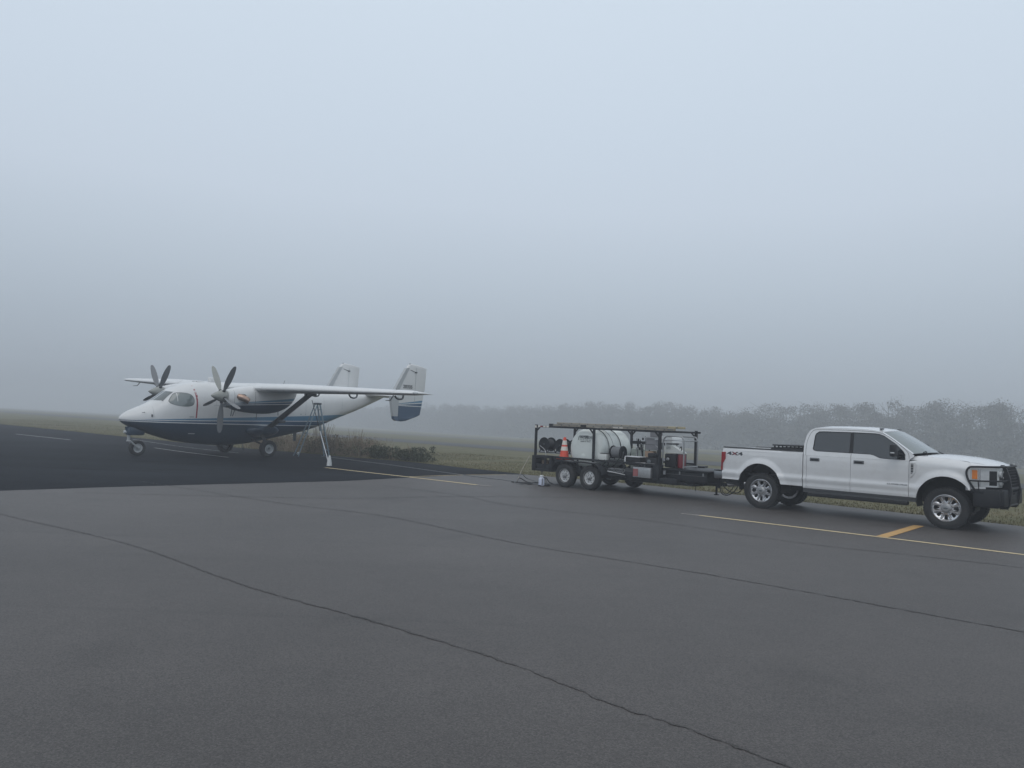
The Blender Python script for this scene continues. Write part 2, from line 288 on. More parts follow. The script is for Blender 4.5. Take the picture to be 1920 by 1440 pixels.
class Root:
    def __init__(s, ob, org): s.ob = ob; s.org = org
def tag(o, label=None, cat=None, group=None, kind=None):
    if label: o['label'] = label
    if cat: o['category'] = cat
    if group: o['group'] = group
    if kind: o['kind'] = kind
    return o
def mesh_of(name, m, org=(0, 0, 0), ang=35, smooth=True, fixn=True):
    me = bpy.data.meshes.new(name); me.from_pydata([(a-org[0], b-org[1], c-org[2]) for a, b, c in m.v], [], m.f); me.validate()
    if fixn:
        bm = bmesh.new(); bm.from_mesh(me); bmesh.ops.remove_doubles(bm, verts=bm.verts, dist=1e-5); bmesh.ops.recalc_face_normals(bm, faces=bm.faces); bm.to_mesh(me); bm.free()
    if smooth:
        me.polygons.foreach_set('use_smooth', [True]*len(me.polygons)); me.set_sharp_from_angle(angle=R(ang))
    me.update(); return me
def part(name, m, material, root, parent=None, label=None, **k):
    """link ONE mesh object under root (or under a part of it); coordinates are those of the root's frame"""
    me = mesh_of(name, m, root.org, **k); me.materials.append(material)
    o = bpy.data.objects.new(name, me); COL.objects.link(o); o.parent = parent if parent else root.ob
    if label: o['label'] = label
    return o
def solo(name, m, material, label=None, cat=None, group=None, kind=None, **k):
    me = mesh_of(name, m, **k); me.materials.append(material)
    o = bpy.data.objects.new(name, me); COL.objects.link(o); tag(o, label, cat, group, kind); return o
def text_mesh(s, size, bold=0.0):
    c = bpy.data.curves.new('t', 'FONT'); c.body = s; c.size = size; c.align_x = 'LEFT'; c.fill_mode = 'BOTH'; c.resolution_u = 3; c.offset = bold
    o = bpy.data.objects.new('t', c); COL.objects.link(o); dg = bpy.context.evaluated_depsgraph_get()
    me = bpy.data.meshes.new_from_object(o.evaluated_get(dg)); vs = [tuple(v.co) for v in me.vertices]; fs = [tuple(p.vertices) for p in me.polygons]
    bpy.data.objects.remove(o); bpy.data.curves.remove(c); bpy.data.meshes.remove(me); return vs, fs
def smooth_pts(pts, n=6):
    P = [Vector(p) for p in pts]; out = []
    for i in range(len(P)-1):
        a, b, c, d = P[max(i-1, 0)], P[i], P[i+1], P[min(i+2, len(P)-1)]
        for k in range(n):
            t = k/n; out.append(0.5*((2*b)+(c-a)*t+(2*a-5*b+4*c-d)*t*t+(3*b-a-3*c+d)*t**3))
    out.append(P[-1]); return out
def interp(tab, x):
    if x <= tab[0][0]: return tab[0][1:]
    for a, b in zip(tab, tab[1:]):
        if x <= b[0]:
            t = (x-a[0])/(b[0]-a[0]); return tuple(p+(q-p)*t for p, q in zip(a[1:], b[1:]))
    return tab[-1][1:]
def sinterp(tab, x):
    """smooth (Catmull-Rom) table look-up"""
    if x <= tab[0][0]: return tab[0][1:]
    if x >= tab[-1][0]: return tab[-1][1:]
    for i in range(len(tab)-1):
        if x <= tab[i+1][0]:
            p0, p1, p2, p3 = tab[max(i-1, 0)], tab[i], tab[i+1], tab[min(i+2, len(tab)-1)]
            h = p2[0]-p1[0]; t = (x-p1[0])/h; out = []
            for k in range(1, len(p1)):
                m1 = (p2[k]-p0[k])/max(1e-6, p2[0]-p0[0])*h; m2 = (p3[k]-p1[k])/max(1e-6, p3[0]-p1[0])*h
                out.append((2*t**3-3*t*t+1)*p1[k]+(t**3-2*t*t+t)*m1+(-2*t**3+3*t*t)*p2[k]+(t**3-t*t)*m2)
            return tuple(out)
def ss(a, b, x):
    t = max(0.0, min(1.0, (x-a)/(b-a))); return t*t*(3-2*t)

# ------------------------------------------------------------------ ground, roads and markings
ND = Vector((0.686, 0.728)); TD = Vector((-0.728, 0.686))       # away from the apron edge / along it
def terr(d): return -0.024*(max(0.0, min(d, 260.0)-28.0))
ds = [-400, -150, -60, -20, 0, 12, 18, 22, 26, 28, 32, 38, 44, 50, 60, 75, 90, 110, 140, 170, 200, 230, 260, 400, 800, 1580]
ts = [-1560, -800, -400, -200, -120, -80, -50, -30, -15, 0, 10, 20, 30, 45, 60, 80, 100, 130, 170, 220, 300, 450, 800, 1560]
m = M(); vs = []
for d in ds:
    for t in ts:
        p = ND*d + TD*t; vs.append((p.x, p.y, terr(d)-0.035))
m.add(vs, [(i*len(ts)+j, (i+1)*len(ts)+j, (i+1)*len(ts)+j+1, i*len(ts)+j+1) for i in range(len(ds)-1) for j in range(len(ts)-1)])
ground = solo('ground', m, grass_m, kind='structure', ang=60)
EDGE = [(60, -29), (35, -5.5), (20, 8.8), (11.51, 17.2), (9.41, 19.6), (6.95, 22.4), (4.9, 24.5), (3.1, 26.0), (0.89, 27.47), (-1.97, 30.36), (-3.91, 32.46), (-7.76, 34.9), (-9.84, 36.6), (-14.18, 39.5), (-18.51, 43.0), (-23.61, 47.46), (-31.52, 54.45), (-36.43, 58.7), (-41.22, 62.6), (-60, 79), (-120, 132)]
def jag(pts, step, amp, seed):
    rnd = random.Random(seed); out = []
    for a, b in zip(pts, pts[1:]):
        a, b = Vector(a), Vector(b); n = max(1, int((b-a).length/step)); nr = Vector((-(b-a).y, (b-a).x)).normalized()
        for i in range(n): out.append(tuple(a+(b-a)*i/n + nr*rnd.uniform(-amp, amp)))
    out.append(pts[-1]); return out
edge_j = jag(EDGE, 0.5, 0.05, 3)
m = M(); outer = edge_j + [(-120, -60), (60, -60)]
m.poly(outer, [], lambda x, y: (x, y, 0.0), lambda x, y: (x, y, -0.08))
apron = solo('apron', m, apron_m, kind='structure', smooth=False)
DARK = [(-60, -30), (-30, -1.8), (-10.77, 16.41), (-8.88, 18.34), (-6.19, 20.74), (-4.75, 22.0), (-3.24, 24.0), (-2.3, 25.3), (-1.2, 26.5), (-0.1, 27.4), (0.6, 27.6)]
dj = jag(DARK, 0.3, 0.025, 5)
back = [p for p in edge_j if p[0] < 0.5]
m = M(); m.poly(dj + [(p[0]-0.02, p[1]-0.03) for p in back] + [(-120, -30)], [], lambda x, y: (x, y, 0.004), lambda x, y: (x, y, -0.02))
sealed = solo('sealed_pavement', m, sealed_m, kind='structure', smooth=False)
def strip(d0, d1, z, mt, name, t0=-500, t1=900):
    m = M(); n = 90; rows = [d0, (d0+d1)/2, d1]
    vs = []
    for i in range(n+1):
        t = t0+(t1-t0)*i/n
        for d in rows: p = ND*d+TD*t; vs.append((p.x, p.y, terr(d)-0.035+z))
    m.add(vs, [(i*3+j, i*3+j+1, (i+1)*3+j+1, (i+1)*3+j) for i in range(n) for j in range(2)])
    return solo(name, m, mt, kind='structure')
strip(44, 55, 0.02, taxi_m, 'taxiway'); strip(100, 116, 0.02, runway_m, 'far_taxiway')
def ribbon(pts, w, z, name, mt, seed=0, jit=0.0, step=0.25, wv=0.0, taper=False):
    rnd = random.Random(seed); P = smooth_pts([(x, y, 0) for x, y in pts], 10) if len(pts) > 2 else [Vector((*pts[0], 0)).lerp(Vector((*pts[1], 0)), i/20) for i in range(21)]
    Q = []
    for a, b in zip(P, P[1:]):
        n = max(1, int((b-a).length/step)); Q += [a+(b-a)*i/n for i in range(n)]
    Q.append(P[-1]); vs = []
    for i, p in enumerate(Q):
        t = (Q[min(i+1, len(Q)-1)]-Q[max(i-1, 0)]).normalized(); nr = Vector((-t.y, t.x, 0)); o = rnd.uniform(-jit, jit); k = w*(1+rnd.uniform(-wv, wv))/2
        if taper: k *= min(1, 4*i/len(Q)+.2, 4*(len(Q)-1-i)/len(Q)+.2)
        c = p+nr*o; vs += [(c.x+nr.x*k, c.y+nr.y*k, z), (c.x-nr.x*k, c.y-nr.y*k, z)]
    m = M(); m.add(vs, [(2*i, 2*i+1, 2*i+3, 2*i+2) for i in range(len(Q)-1)])
    return solo(name, m, mt, kind='structure', smooth=False)
ribbon([(-6.45, 27.15), (-4.51, 25.5), (-2.53, 23.85), (-0.9, 22.42)], 0.135, 0.008, 'painted_line', yellow_line, 1, 0, .3, .05)
ribbon([(-0.9, 22.42), (-0.47, 22.15)], 0.11, 0.009, 'painted_line', pale_line, 2, 0, .1, .3)
ribbon([(-3.15, 24.42), (-1.7, 26.0), (-0.07, 27.0)], 0.08, 0.009, 'painted_line', yellow_line, 3, 0, .3, .05)
ribbon([(4.20, 16.85), (6.91, 14.51), (8.63, 12.95), (11.6, 10.2)], 0.11, 0.005, 'painted_line', yellow_line, 4, 0, .3, .05)
ribbon([(3.85, 17.1), (4.20, 16.85)], 0.08, 0.005, 'painted_line', pale_line, 5, 0.01, .05, .4)
ribbon([(7.01, 14.45), (8.80, 16.50)], 0.20, 0.009, 'painted_bar', orange_line, 6, 0, .2, .03)
ribbon([(-28.9, 45.06), (-23.04, 40.44)], 0.13, 0.009, 'painted_line', white_line, 7, 0, .3, .1)
ribbon([(-16.46, 35.79), (-14.0, 33.3), (-11.2, 30.8)], 0.11, 0.009, 'painted_line', white_line, 8, 0, .3, .1)
ribbon([(-21.5, 44.0), (-16.2, 38.0), (-12, 34.2)], 0.07, 0.008, 'painted_line', white_line, 9, 0, .3, .3)
for i, (pts, w) in enumerate([([(-14, 17), (-8.52, 13.03), (-5.21, 10.69), (-2.89, 8.52), (-1.2, 7.2), (0.09, 6.11), (0.78, 5.33), (1.33, 4.81), (2.6, 3.4)], .024),
                              ([(-9.3, 19.6), (-7.98, 18.6), (-4.67, 16.09), (-2.33, 14.68), (0.1, 12.14), (1.8, 10.78), (3.05, 9.77), (5.19, 7.75), (8.2, 5.0)], .028),
                              ([(-3.6, 21.3), (-1.2, 19.2), (0.11, 17.38), (2.82, 15.6), (5.05, 13.3), (7.77, 11.6), (12, 8.1)], .028),
                              ([(-9.3, 16.6), (-4.1, 17.4), (-0.8, 19.1), (3.2, 20.2)], .035)]):
    ribbon(pts, w, 0.004, 'crack_seal', crack_m, 20+i, 0.014, .045, .8)

# ------------------------------------------------------------------ haze
m = M(); m.box((-1500, -60, -7.6), (1500, 1500, 16.5))
hz = bpy.data.materials.new('fog'); hz.use_nodes = True; N, K = nt(hz); N.clear()
o_ = N.new('ShaderNodeOutputMaterial'); pv = N.new('ShaderNodeVolumePrincipled'); pv.inputs['Color'].default_value = (0.81, 0.85, 0.905, 1); pv.inputs['Density'].default_value = 0.0036; pv.inputs['Anisotropy'].default_value = 0.0
K(pv.outputs[0], o_.inputs['Volume'])
haze = solo('haze', m, hz, kind='stuff', smooth=False)

# ------------------------------------------------------------------ vegetation
def leaf_cloud(m, c, rad, n, size, rnd, up=0.3, shell=0.55):
    for _ in range(n):
        while True:
            p = Vector((rnd.uniform(-1, 1), rnd.uniform(-1, 1), rnd.uniform(-1, 1)))
            if shell < p.length < 1.0 or (p.length < 1 and rnd.random() < .35): break
        q = Vector((c[0]+p.x*rad[0], c[1]+p.y*rad[1], c[2]+p.z*rad[2])); s = size*rnd.uniform(0.5, 1.4)
        a = Vector((rnd.gauss(0, 1), rnd.gauss(0, 1), rnd.gauss(0, 1))).normalized(); b = a.cross(Vector((rnd.gauss(0, 1), rnd.gauss(0, 1), rnd.gauss(0, 1)))).normalized()
        m.add([q-a*s*.5, q+b*s*.35, q+a*s*.6, q-b*s*.3], [(0, 1, 2, 3)])
# the wood that closes the airfield on the far side
rnd = random.Random(11); m = M(); mt_ = M()
dirw = Vector((-0.5375, 0.843))                    # line of the wood, from near right to far left
def wood_tree(x, y, h, w):
    z0 = terr(Vector((x, y)).dot(ND))-0.1
    mt_.tube([(x, y, z0), (x+rnd.uniform(-.4, .4), y, z0+h*.5), (x+rnd.uniform(-.6, .6), y, z0+h*.9)], [h*.016, h*.011, .03], n=5)
    for _ in range(6):
        a = rnd.uniform(0, 6.28); zz = z0+h*rnd.uniform(.35, .8); L_ = w*rnd.uniform(.5, 1)
        mt_.tube([(x, y, zz), (x+math.cos(a)*L_, y+math.sin(a)*L_, zz+h*rnd.uniform(.08, .22))], [h*.006, .02], n=4, cap=False)
    k = rnd.randint(5, 8)
    for i in range(k):
        a = rnd.uniform(0, 6.28); r = w*rnd.uniform(0.1, .75); f = rnd.uniform(.25, .95); rr = w*rnd.uniform(.4, .68)*(1.2-f*.5)
        leaf_cloud(m, (x+math.cos(a)*r, y+math.sin(a)*r, z0+h*f*0.93), (rr*1.15, rr*1.15, rr*rnd.uniform(.7, 1.1)), 190, 0.42, rnd, shell=.2)
    leaf_cloud(m, (x, y, z0+h*.72), (w*.95, w*.95, h*.26), 220, 0.22, rnd, shell=.3)
    for i in range(3):
        leaf_cloud(m, (x+rnd.uniform(-w, w)*.6, y+rnd.uniform(-w, w)*.6, z0+h*rnd.uniform(.08, .55)), (w*.7, w*.7, h*.2), 110, 0.75, rnd, shell=.1)
s_ = -90
while s_ < 560:
    base = Vector((108, 165)) + dirw*s_
    for row in range(3 if s_ < 260 else 2):
        p = base + ND*(row*6.5+rnd.uniform(-2, 2)) + dirw*rnd.uniform(-2, 2)
        hh = (15.4 + 1.1*math.sin(s_*.045+1)+.7*math.sin(s_*.13) + rnd.uniform(-1.5, 1.1)) * (1.0 if row else .8)
        hh = min(hh, 17.4)*(0.93 if s_ < 25 else 1.0)
        wood_tree(p.x, p.y, hh, rnd.uniform(3.8, 5.8))
        if row == 0:
            for _ in range(2):
                q = p - ND*rnd.uniform(2, 5)+dirw*rnd.uniform(-3, 3); leaf_cloud(m, (q.x, q.y, terr(q.dot(ND))+1.3), (2.8, 2.8, 2.2), 70, .5, rnd)
    s_ += rnd.uniform(3.4, 5.0)
wood = solo('woodland', m, wood_m, 'line of foggy trees on the far side of the airfield', 'trees', kind='stuff', smooth=False, fixn=False)
wood_t = part('trunks', mt_, bark_m, Root(wood, (0, 0, 0)), fixn=False); wood_t['kind'] = 'stuff'
# short grass at the pavement edge
rnd = random.Random(5); m = M()
def blade(x, y, z, h, lean=.5):
    a = rnd.uniform(0, 6.28); w = rnd.uniform(.006, .014)*1.6; dx, dy = math.cos(a), math.sin(a); l = h*lean*rnd.uniform(.2, 1); b = rnd.uniform(0, 6.28)
    m.add([(x-dx*w, y-dy*w, z), (x+dx*w, y+dy*w, z), (x+math.cos(b)*l, y+math.sin(b)*l, z+h)], [(0, 1, 2)])
cnt = 0
for a, b in zip(EDGE, EDGE[1:]):
    a, b = Vector(a), Vector(b)
    if a.x > 16 or a.x < -42: continue
    L_ = (b-a).length; nrm = Vector(((b-a).y, -(b-a).x)).normalized()
    if nrm.dot(ND) < 0: nrm = -nrm
    n = int(L_*(900 if a.x > -8 else 400))
    for _ in range(n):
        d = rnd.random()**1.7*11; p = a+(b-a)*rnd.random()+nrm*d
        blade(p.x, p.y, terr(p.dot(ND))-0.04, rnd.uniform(.025, .07)*(1.4 if d < .3 else 1))
solo('grass', m, blade_m, 'short dry winter grass along the pavement edge', 'grass', kind='stuff', smooth=False, fixn=False)
# tall weeds and shrubs behind the aircraft
def shrub(cx, cy, w, dpt, h, mt, label, n=1500, size=.07, stems=26, wild=0.0):
    z0 = terr(Vector((cx, cy)).dot(ND))-0.04
    e = bpy.data.objects.new('shrub', None); COL.objects.link(e); e.location = (cx, cy, z0); tag(e, label, 'shrub', 'shrubs behind the aircraft'); rt = Root(e, (cx, cy, z0))
    f = M(); st = M()
    for k in range(9):
        a = rnd.uniform(0, 6.28); rr = rnd.uniform(.0, .75); hh = h*rnd.uniform(.45, .85)
        leaf_cloud(f, (cx+math.cos(a)*rr*w/2, cy+math.sin(a)*rr*dpt/2, z0+hh*.55), (w*.24, dpt*.28, hh*.55), n//9, size, rnd)
    for k in range(12):
        a = rnd.uniform(0, 6.28); leaf_cloud(f, (cx+math.cos(a)*w*rnd.uniform(.38, .6), cy+math.sin(a)*dpt*rnd.uniform(.3, .5), z0+h*rnd.uniform(.15, .95)), (w*.09, dpt*.12, h*.16), n//40, size*.9, rnd, shell=.1)
    for k in range(stems):
        a = rnd.uniform(0, 6.28); r0 = rnd.uniform(0, .35); r1 = r0+rnd.uniform(.05, .5); H = h*rnd.uniform(.7, 1.15+wild)
        st.tube([(cx+math.cos(a)*r0*w/2, cy+math.sin(a)*r0*dpt/2, z0), (cx+math.cos(a)*(r0+r1)*w/4, cy+math.sin(a)*(r0+r1)*dpt/4, z0+H*.55), (cx+math.cos(a)*r1*w/2, cy+math.sin(a)*r1*dpt/2, z0+H)], [.010, .007, .004], n=4, cap=False)
    part('foliage', f, mt, rt, smooth=False, fixn=False); part('stems', st, weed_m, rt, fixn=False)
shrub(-4.15, 33.6, 1.9, 1.2, 0.72, shrub_m, 'low dark green shrub at the right end of the weed clump by the black pavement', 2600, .075)
shrub(-5.6, 34.7, 1.7, 1.2, 0.78, shrub_m, 'dark green shrub just left of the lowest dark one in the clump', 2200, .075, wild=.2)
shrub(-7.1, 35.8, 1.6, 1.2, 0.85, shrub2_m, 'grey green shrub between the ladder and the dark green ones', 1500, .07, 46, .4)
shrub(-9.3, 37.9, 2.0, 1.3, 1.0, shrub2_m, 'tall grey green shrub seen between the legs of the stepladder', 1500, .07, 60, .4)
shrub(-11.8, 39.2, 1.5, 1.2, 0.8, shrub2_m, 'leftmost shrub of the clump under the aircraft belly', 900, .07, 30, .2)
m = M()
for _ in range(1500):
    t = rnd.random(); x = -4.6-9*t**1.1+rnd.gauss(0, .35); y = 34.0+6.2*t**1.1+abs(rnd.gauss(0, .7)); H = rnd.uniform(.3, .85)*(1.15 if x < -6 else .6)
    z = terr(Vector((x, y)).dot(ND))-.05; l = rnd.uniform(-.25, .25); l2 = rnd.uniform(-.2, .2); w = .012
    m.add([(x-w, y, z), (x+w, y, z), (x+l*.5+w, y+l2*.4, z+H*.6), (x+l, y+l2, z+H), (x+l*.5-w, y+l2*.4, z+H*.6)], [(0, 1, 2, 4), (4, 2, 3)])
    if rnd.random() < .8: leaf_cloud(m, (x+l, y+l2, z+H*.86), (.05, .05, .17), 7, .05, rnd)
solo('weeds', m, weed_m, 'dry brown weeds standing among the shrubs behind the aircraft', 'weeds', kind='stuff', smooth=False, fixn=False)

# ------------------------------------------------------------------ aircraft
PX, PY, PYAW, PBANK = -11.545, 32.86, 3.999, -0.026
pe = bpy.data.objects.new('turboprop_aircraft', None); COL.objects.link(pe)
pe.location = (PX, PY, 0.113); pe.rotation_euler = (PBANK, 0, PYAW)
tag(pe, 'white twin propeller aircraft with blue belly and twin tail fins parked on the black pavement', 'aircraft')
P = Root(pe, (0, 0, 0))
FUS = [(0.0, 1.315, 1.285, .015, 1.30), (.05, 1.40, 1.21, .11, 1.30), (.16, 1.51, 1.12, .22, 1.29), (.35, 1.63, 1.02, .36, 1.28), (.65, 1.77, .90, .52, 1.27), (1.0, 1.93, .79, .66, 1.28), (1.25, 2.09, .70, .74, 1.32),
       (1.6, 2.37, .60, .83, 1.42), (1.95, 2.62, .51, .89, 1.5), (2.3, 2.77, .45, .93, 1.55), (2.7, 2.86, .395, .95, 1.58), (3.3, 2.90, .34, .96, 1.6), (4.2, 2.92, .30, .96, 1.6), (5.0, 2.92, .36, .96, 1.62), (5.6, 2.91, .46, .96, 1.66),
       (6.3, 2.89, .60, .955, 1.72), (7.3, 2.87, .80, .93, 1.82), (8.2, 2.86, 1.01, .875, 1.92), (9.0, 2.85, 1.28, .80, 2.02), (9.8, 2.84, 1.60, .70, 2.14), (10.5, 2.84, 1.84, .59, 2.26), (11.3, 2.85, 2.14, .43, 2.42), (12.0, 2.86, 2.42, .27, 2.6), (12.5, 2.86, 2.62, .15, 2.72), (12.75, 2.83, 2.72, .06, 2.78)]
def section(s, n=44):
    zt, zb, w, zc = sinterp(FUS, s); e = 2.0+0.75*ss(.3, 2.4, s)-.3*ss(8, 12, s); eb = 2.0+.6*ss(.3, 3, s); out = []
    for j in range(n):
        a = 2*math.pi*j/n; c, d = math.cos(a), math.sin(a); p = e if d > 0 else eb
        y = w*math.copysign(abs(c)**(2/p), c); z = zc+((zt-zc) if d > 0 else (zc-zb))*math.copysign(abs(d)**(2/p), d); out.append((5-s, y, z))
    return out
m = M(); sts = [0, .02, .05, .1, .16, .25, .35, .5, .65, .82, 1.0, 1.12, 1.25, 1.4, 1.6, 1.8, 1.95, 2.1, 2.3, 2.5, 2.7, 3.0, 3.3, 3.75, 4.2, 4.6, 5.0, 5.3, 5.6, 6.0, 6.3, 6.8, 7.3, 7.8, 8.2, 8.6, 9.0, 9.4, 9.8, 10.15, 10.5, 10.9, 11.3, 11.7, 12.0, 12.25, 12.5, 12.65, 12.75]
m.loft([section(s) for s in sts]); fus = part('fuselage', m, fus_paint, P, ang=60)
bvh = BVHTree.FromPolygons([Vector(v) for v in m.v], m.f)
def decal(outline, start, d, off, rings=4, bv=None, c=None):
    """a thin panel that follows the skin: outline in 2-D, start() lifts it to 3-D, d is the direction of projection"""
    mm = M(); n = len(outline); cx = sum(p[0] for p in outline)/n; cy = sum(p[1] for p in outline)/n; vs = []; vb = []; bv = bv or bvh
    for k in range(rings+1):
        for p in outline:
            f = k/rings; q = Vector(start(cx+(p[0]-cx)*f, cy+(p[1]-cy)*f)); h, nr, _, _ = bv.ray_cast(q, Vector(d))
            if h is None: h, nr, _, _ = bv.find_nearest(q+Vector(d)*2)
            if nr.dot(Vector(d)) > 0: nr = -nr
            vs.append(h+nr*off); vb.append(h-nr*.01)
    N_ = (rings+1)*n; fs = [(k*n+j, k*n+(j+1) % n, (k+1)*n+(j+1) % n, (k+1)*n+j) for k in range(rings) for j in range(n)]
    fs += [(rings*n+j, rings*n+(j+1) % n, N_+(j+1) % n, N_+j) for j in range(n)]
    mm.add(vs+vb[rings*n:], fs); return mm
def dense(o, k=5): return [tuple(v[:2]) for v in smooth_pts([(x, y, 0) for x, y in o+[o[0]]], k)][:-1]
def seg(o, k=5): return [(a[0]+(b[0]-a[0])*i/k, a[1]+(b[1]-a[1])*i/k) for a, b in zip(o, o[1:]+[o[0]]) for i in range(k)]
def inset(o, f):
    cx = sum(p[0] for p in o)/len(o); cy = sum(p[1] for p in o)/len(o); return [(cx+(x-cx)*f, cy+(y-cy)*f) for x, y in o]
for sg in (1, -1):
    ws = seg([(.045, 2.43), (.46, 2.41), (.50, 2.07), (.05, 2.065)], 6)
    fr = part('windscreen_frame', decal(inset(ws, 1.10), lambda y, z: (8, sg*y, z), (-1, 0, 0), .004), plane_grey, P)
    part('windscreen', decal(ws, lambda y, z: (8, sg*y, z), (-1, 0, 0), .010), plane_glass, P, fr)
    sw = dense([(1.56, 2.06), (1.66, 2.22), (1.82, 2.375), (2.08, 2.40), (2.32, 2.35), (2.43, 2.2), (2.43, 2.05), (2.36, 1.93), (2.14, 1.885), (1.85, 1.905), (1.62, 1.97)], 4)
    fr = part('side_window_frame', decal(inset(sw, 1.05), lambda s, z: (5-s, sg*4, z), (0, -sg, 0), .004), seam_grey, P)
    part('side_window', decal(sw, lambda s, z: (5-s, sg*4, z), (0, -sg, 0), .010), wind_glass, P, fr)
    part('warning_stripe', decal(seg([(2.53, 1.44), (2.58, 1.44), (2.60, 1.9), (2.59, 2.35), (2.50, 2.70), (2.45, 2.70), (2.53, 2.35), (2.545, 1.9)], 3), lambda s, z: (5-s, sg*4, z), (0, -sg, 0), .003), red_paint, P)
    part('window_divider', decal(seg([(1.83, 2.06), (1.85, 2.06), (1.86, 2.37), (1.84, 2.37)], 4), lambda s, z: (5-s, sg*4, z), (0, -sg, 0), .013), plane_white, P)
    # cabin windows hidden under the wing, small hatches and panels
    for s in (4.3, 5.2): part('cabin_window', decal(dense([(s, 2.0), (s+.15, 2.14), (s+.15, 2.34), (s, 2.48), (s-.15, 2.34), (s-.15, 2.14)], 4), lambda a, z: (5-a, sg*4, z), (0, -sg, 0), .005), plane_glass, P)
    for s, z, w, h in ((2.38, 1.48, .09, .022), (3.4, 1.97, .14, .01), (3.2, 2.38, .02, .02), (7.35, 1.74, .03, .025), (7.6, 1.74, .02, .02)):
        part('access_panel', decal(seg([(s-w, z-h), (s+w, z-h), (s+w, z+h), (s-w, z+h)], 3), lambda a, b: (5-a, sg*4, b), (0, -sg, 0), .004), plane_grey, P)
    part('step_light', decal(seg([(2.35, .80), (2.60, .80), (2.60, .83), (2.35, .83)], 3), lambda a, b: (5-a, sg*4, b), (0, -sg, 0), .008), plane_grey, P)
    part('belly_marking', decal(seg([(5.02, .86), (5.16, .86), (5.16, .93), (5.02, .93)], 3), lambda a, b: (5-a, sg*4, b), (0, -sg, 0), .006), plane_grey, P)
    # skin joints as slim raised straps
    for s in (1.02, 3.35, 4.2, 5.75, 6.6, 7.6, 8.6, 9.7):
        o = []
        for z0 in (1.50, 1.9, 2.3): o.append((s, z0))
        part('skin_joint', decal(seg([(s, 1.36+.05*s), (s+.012, 1.36+.05*s), (s+.012, sinterp(FUS, s)[0]-.12), (s, sinterp(FUS, s)[0]-.12)], 5), lambda a, b: (5-a, sg*4, b), (0, -sg, 0), .002), plane_grey, P)
    # fairing lamp low on the nose
    mm = M(); mm.lathe([(0, -.12), (.03, -.08), (.045, 0), (.03, .09), (0, .14)], (5-1.36, sg*.715, 1.415), 'X', 12); part('nose_fairing', mm, plane_white, P)
    # wiper
    h1, n1, _, _ = bvh.ray_cast(Vector((8, sg*.42, 2.08)), Vector((-1, 0, 0))); h2, n2, _, _ = bvh.ray_cast(Vector((8, sg*.62, 1.97)), Vector((-1, 0, 0)))
    mm = M(); mm.tube([h1+n1*.02, h2+n2*.04], .011, 6); mm.tube([h1+n1*.03+Vector((0, -.12*sg, .01)), h1+n1*.03+Vector((0, .15*sg, 0))], .009, 6); part('wiper', mm, black_plastic, P)
# wing
def foil(x0, c, z, t, y, n=14, camber=.02):
    up = []; lo = []
    for i in range(n+1):
        k = (1-math.cos(math.pi*i/n))/2; yt = t*5*(.2969*math.sqrt(k)-.126*k-.3516*k*k+.2843*k**3-.1036*k**4)*c; cb = camber*c*4*k*(1-k)
        up.append((x0-k*c, y, z+cb+yt)); lo.append((x0-k*c, y, z+cb-yt))
    return up+lo[-2:0:-1]
def wing_at(y):
    a = abs(y); le = 3.80 if a < 5 else 3.80+(4.56-3.80)*(a-5)/6.03; te = 6.02 if a < 5 else 6.02-(6.02-5.76)*(a-5)/6.03
    if a > 10.8: f = (a-10.8)/.23; le += .10*f*f; te -= .0
    zc = 2.715+.0125*a; t = .165 if a < 5 else .165-.03*(a-5)/6; return 5-le, te-le, zc, t
m = M(); ys = [-11.03, -10.95, -10.8, -10, -8.5, -7, -5.9, -5, -4, -3, -2, -1, 0, 1, 2, 3, 4, 5, 5.9, 7, 8.5, 10, 10.8, 10.95, 11.03]
rings = []
for y in ys:
    x0, c, z, t = wing_at(y); f = {11.03: .25, 10.95: .75}.get(abs(y), 1.0); rings.append(foil(x0, c, z, t*f, y))
m.loft(rings); wing = part('wing', m, plane_white, P, ang=50)
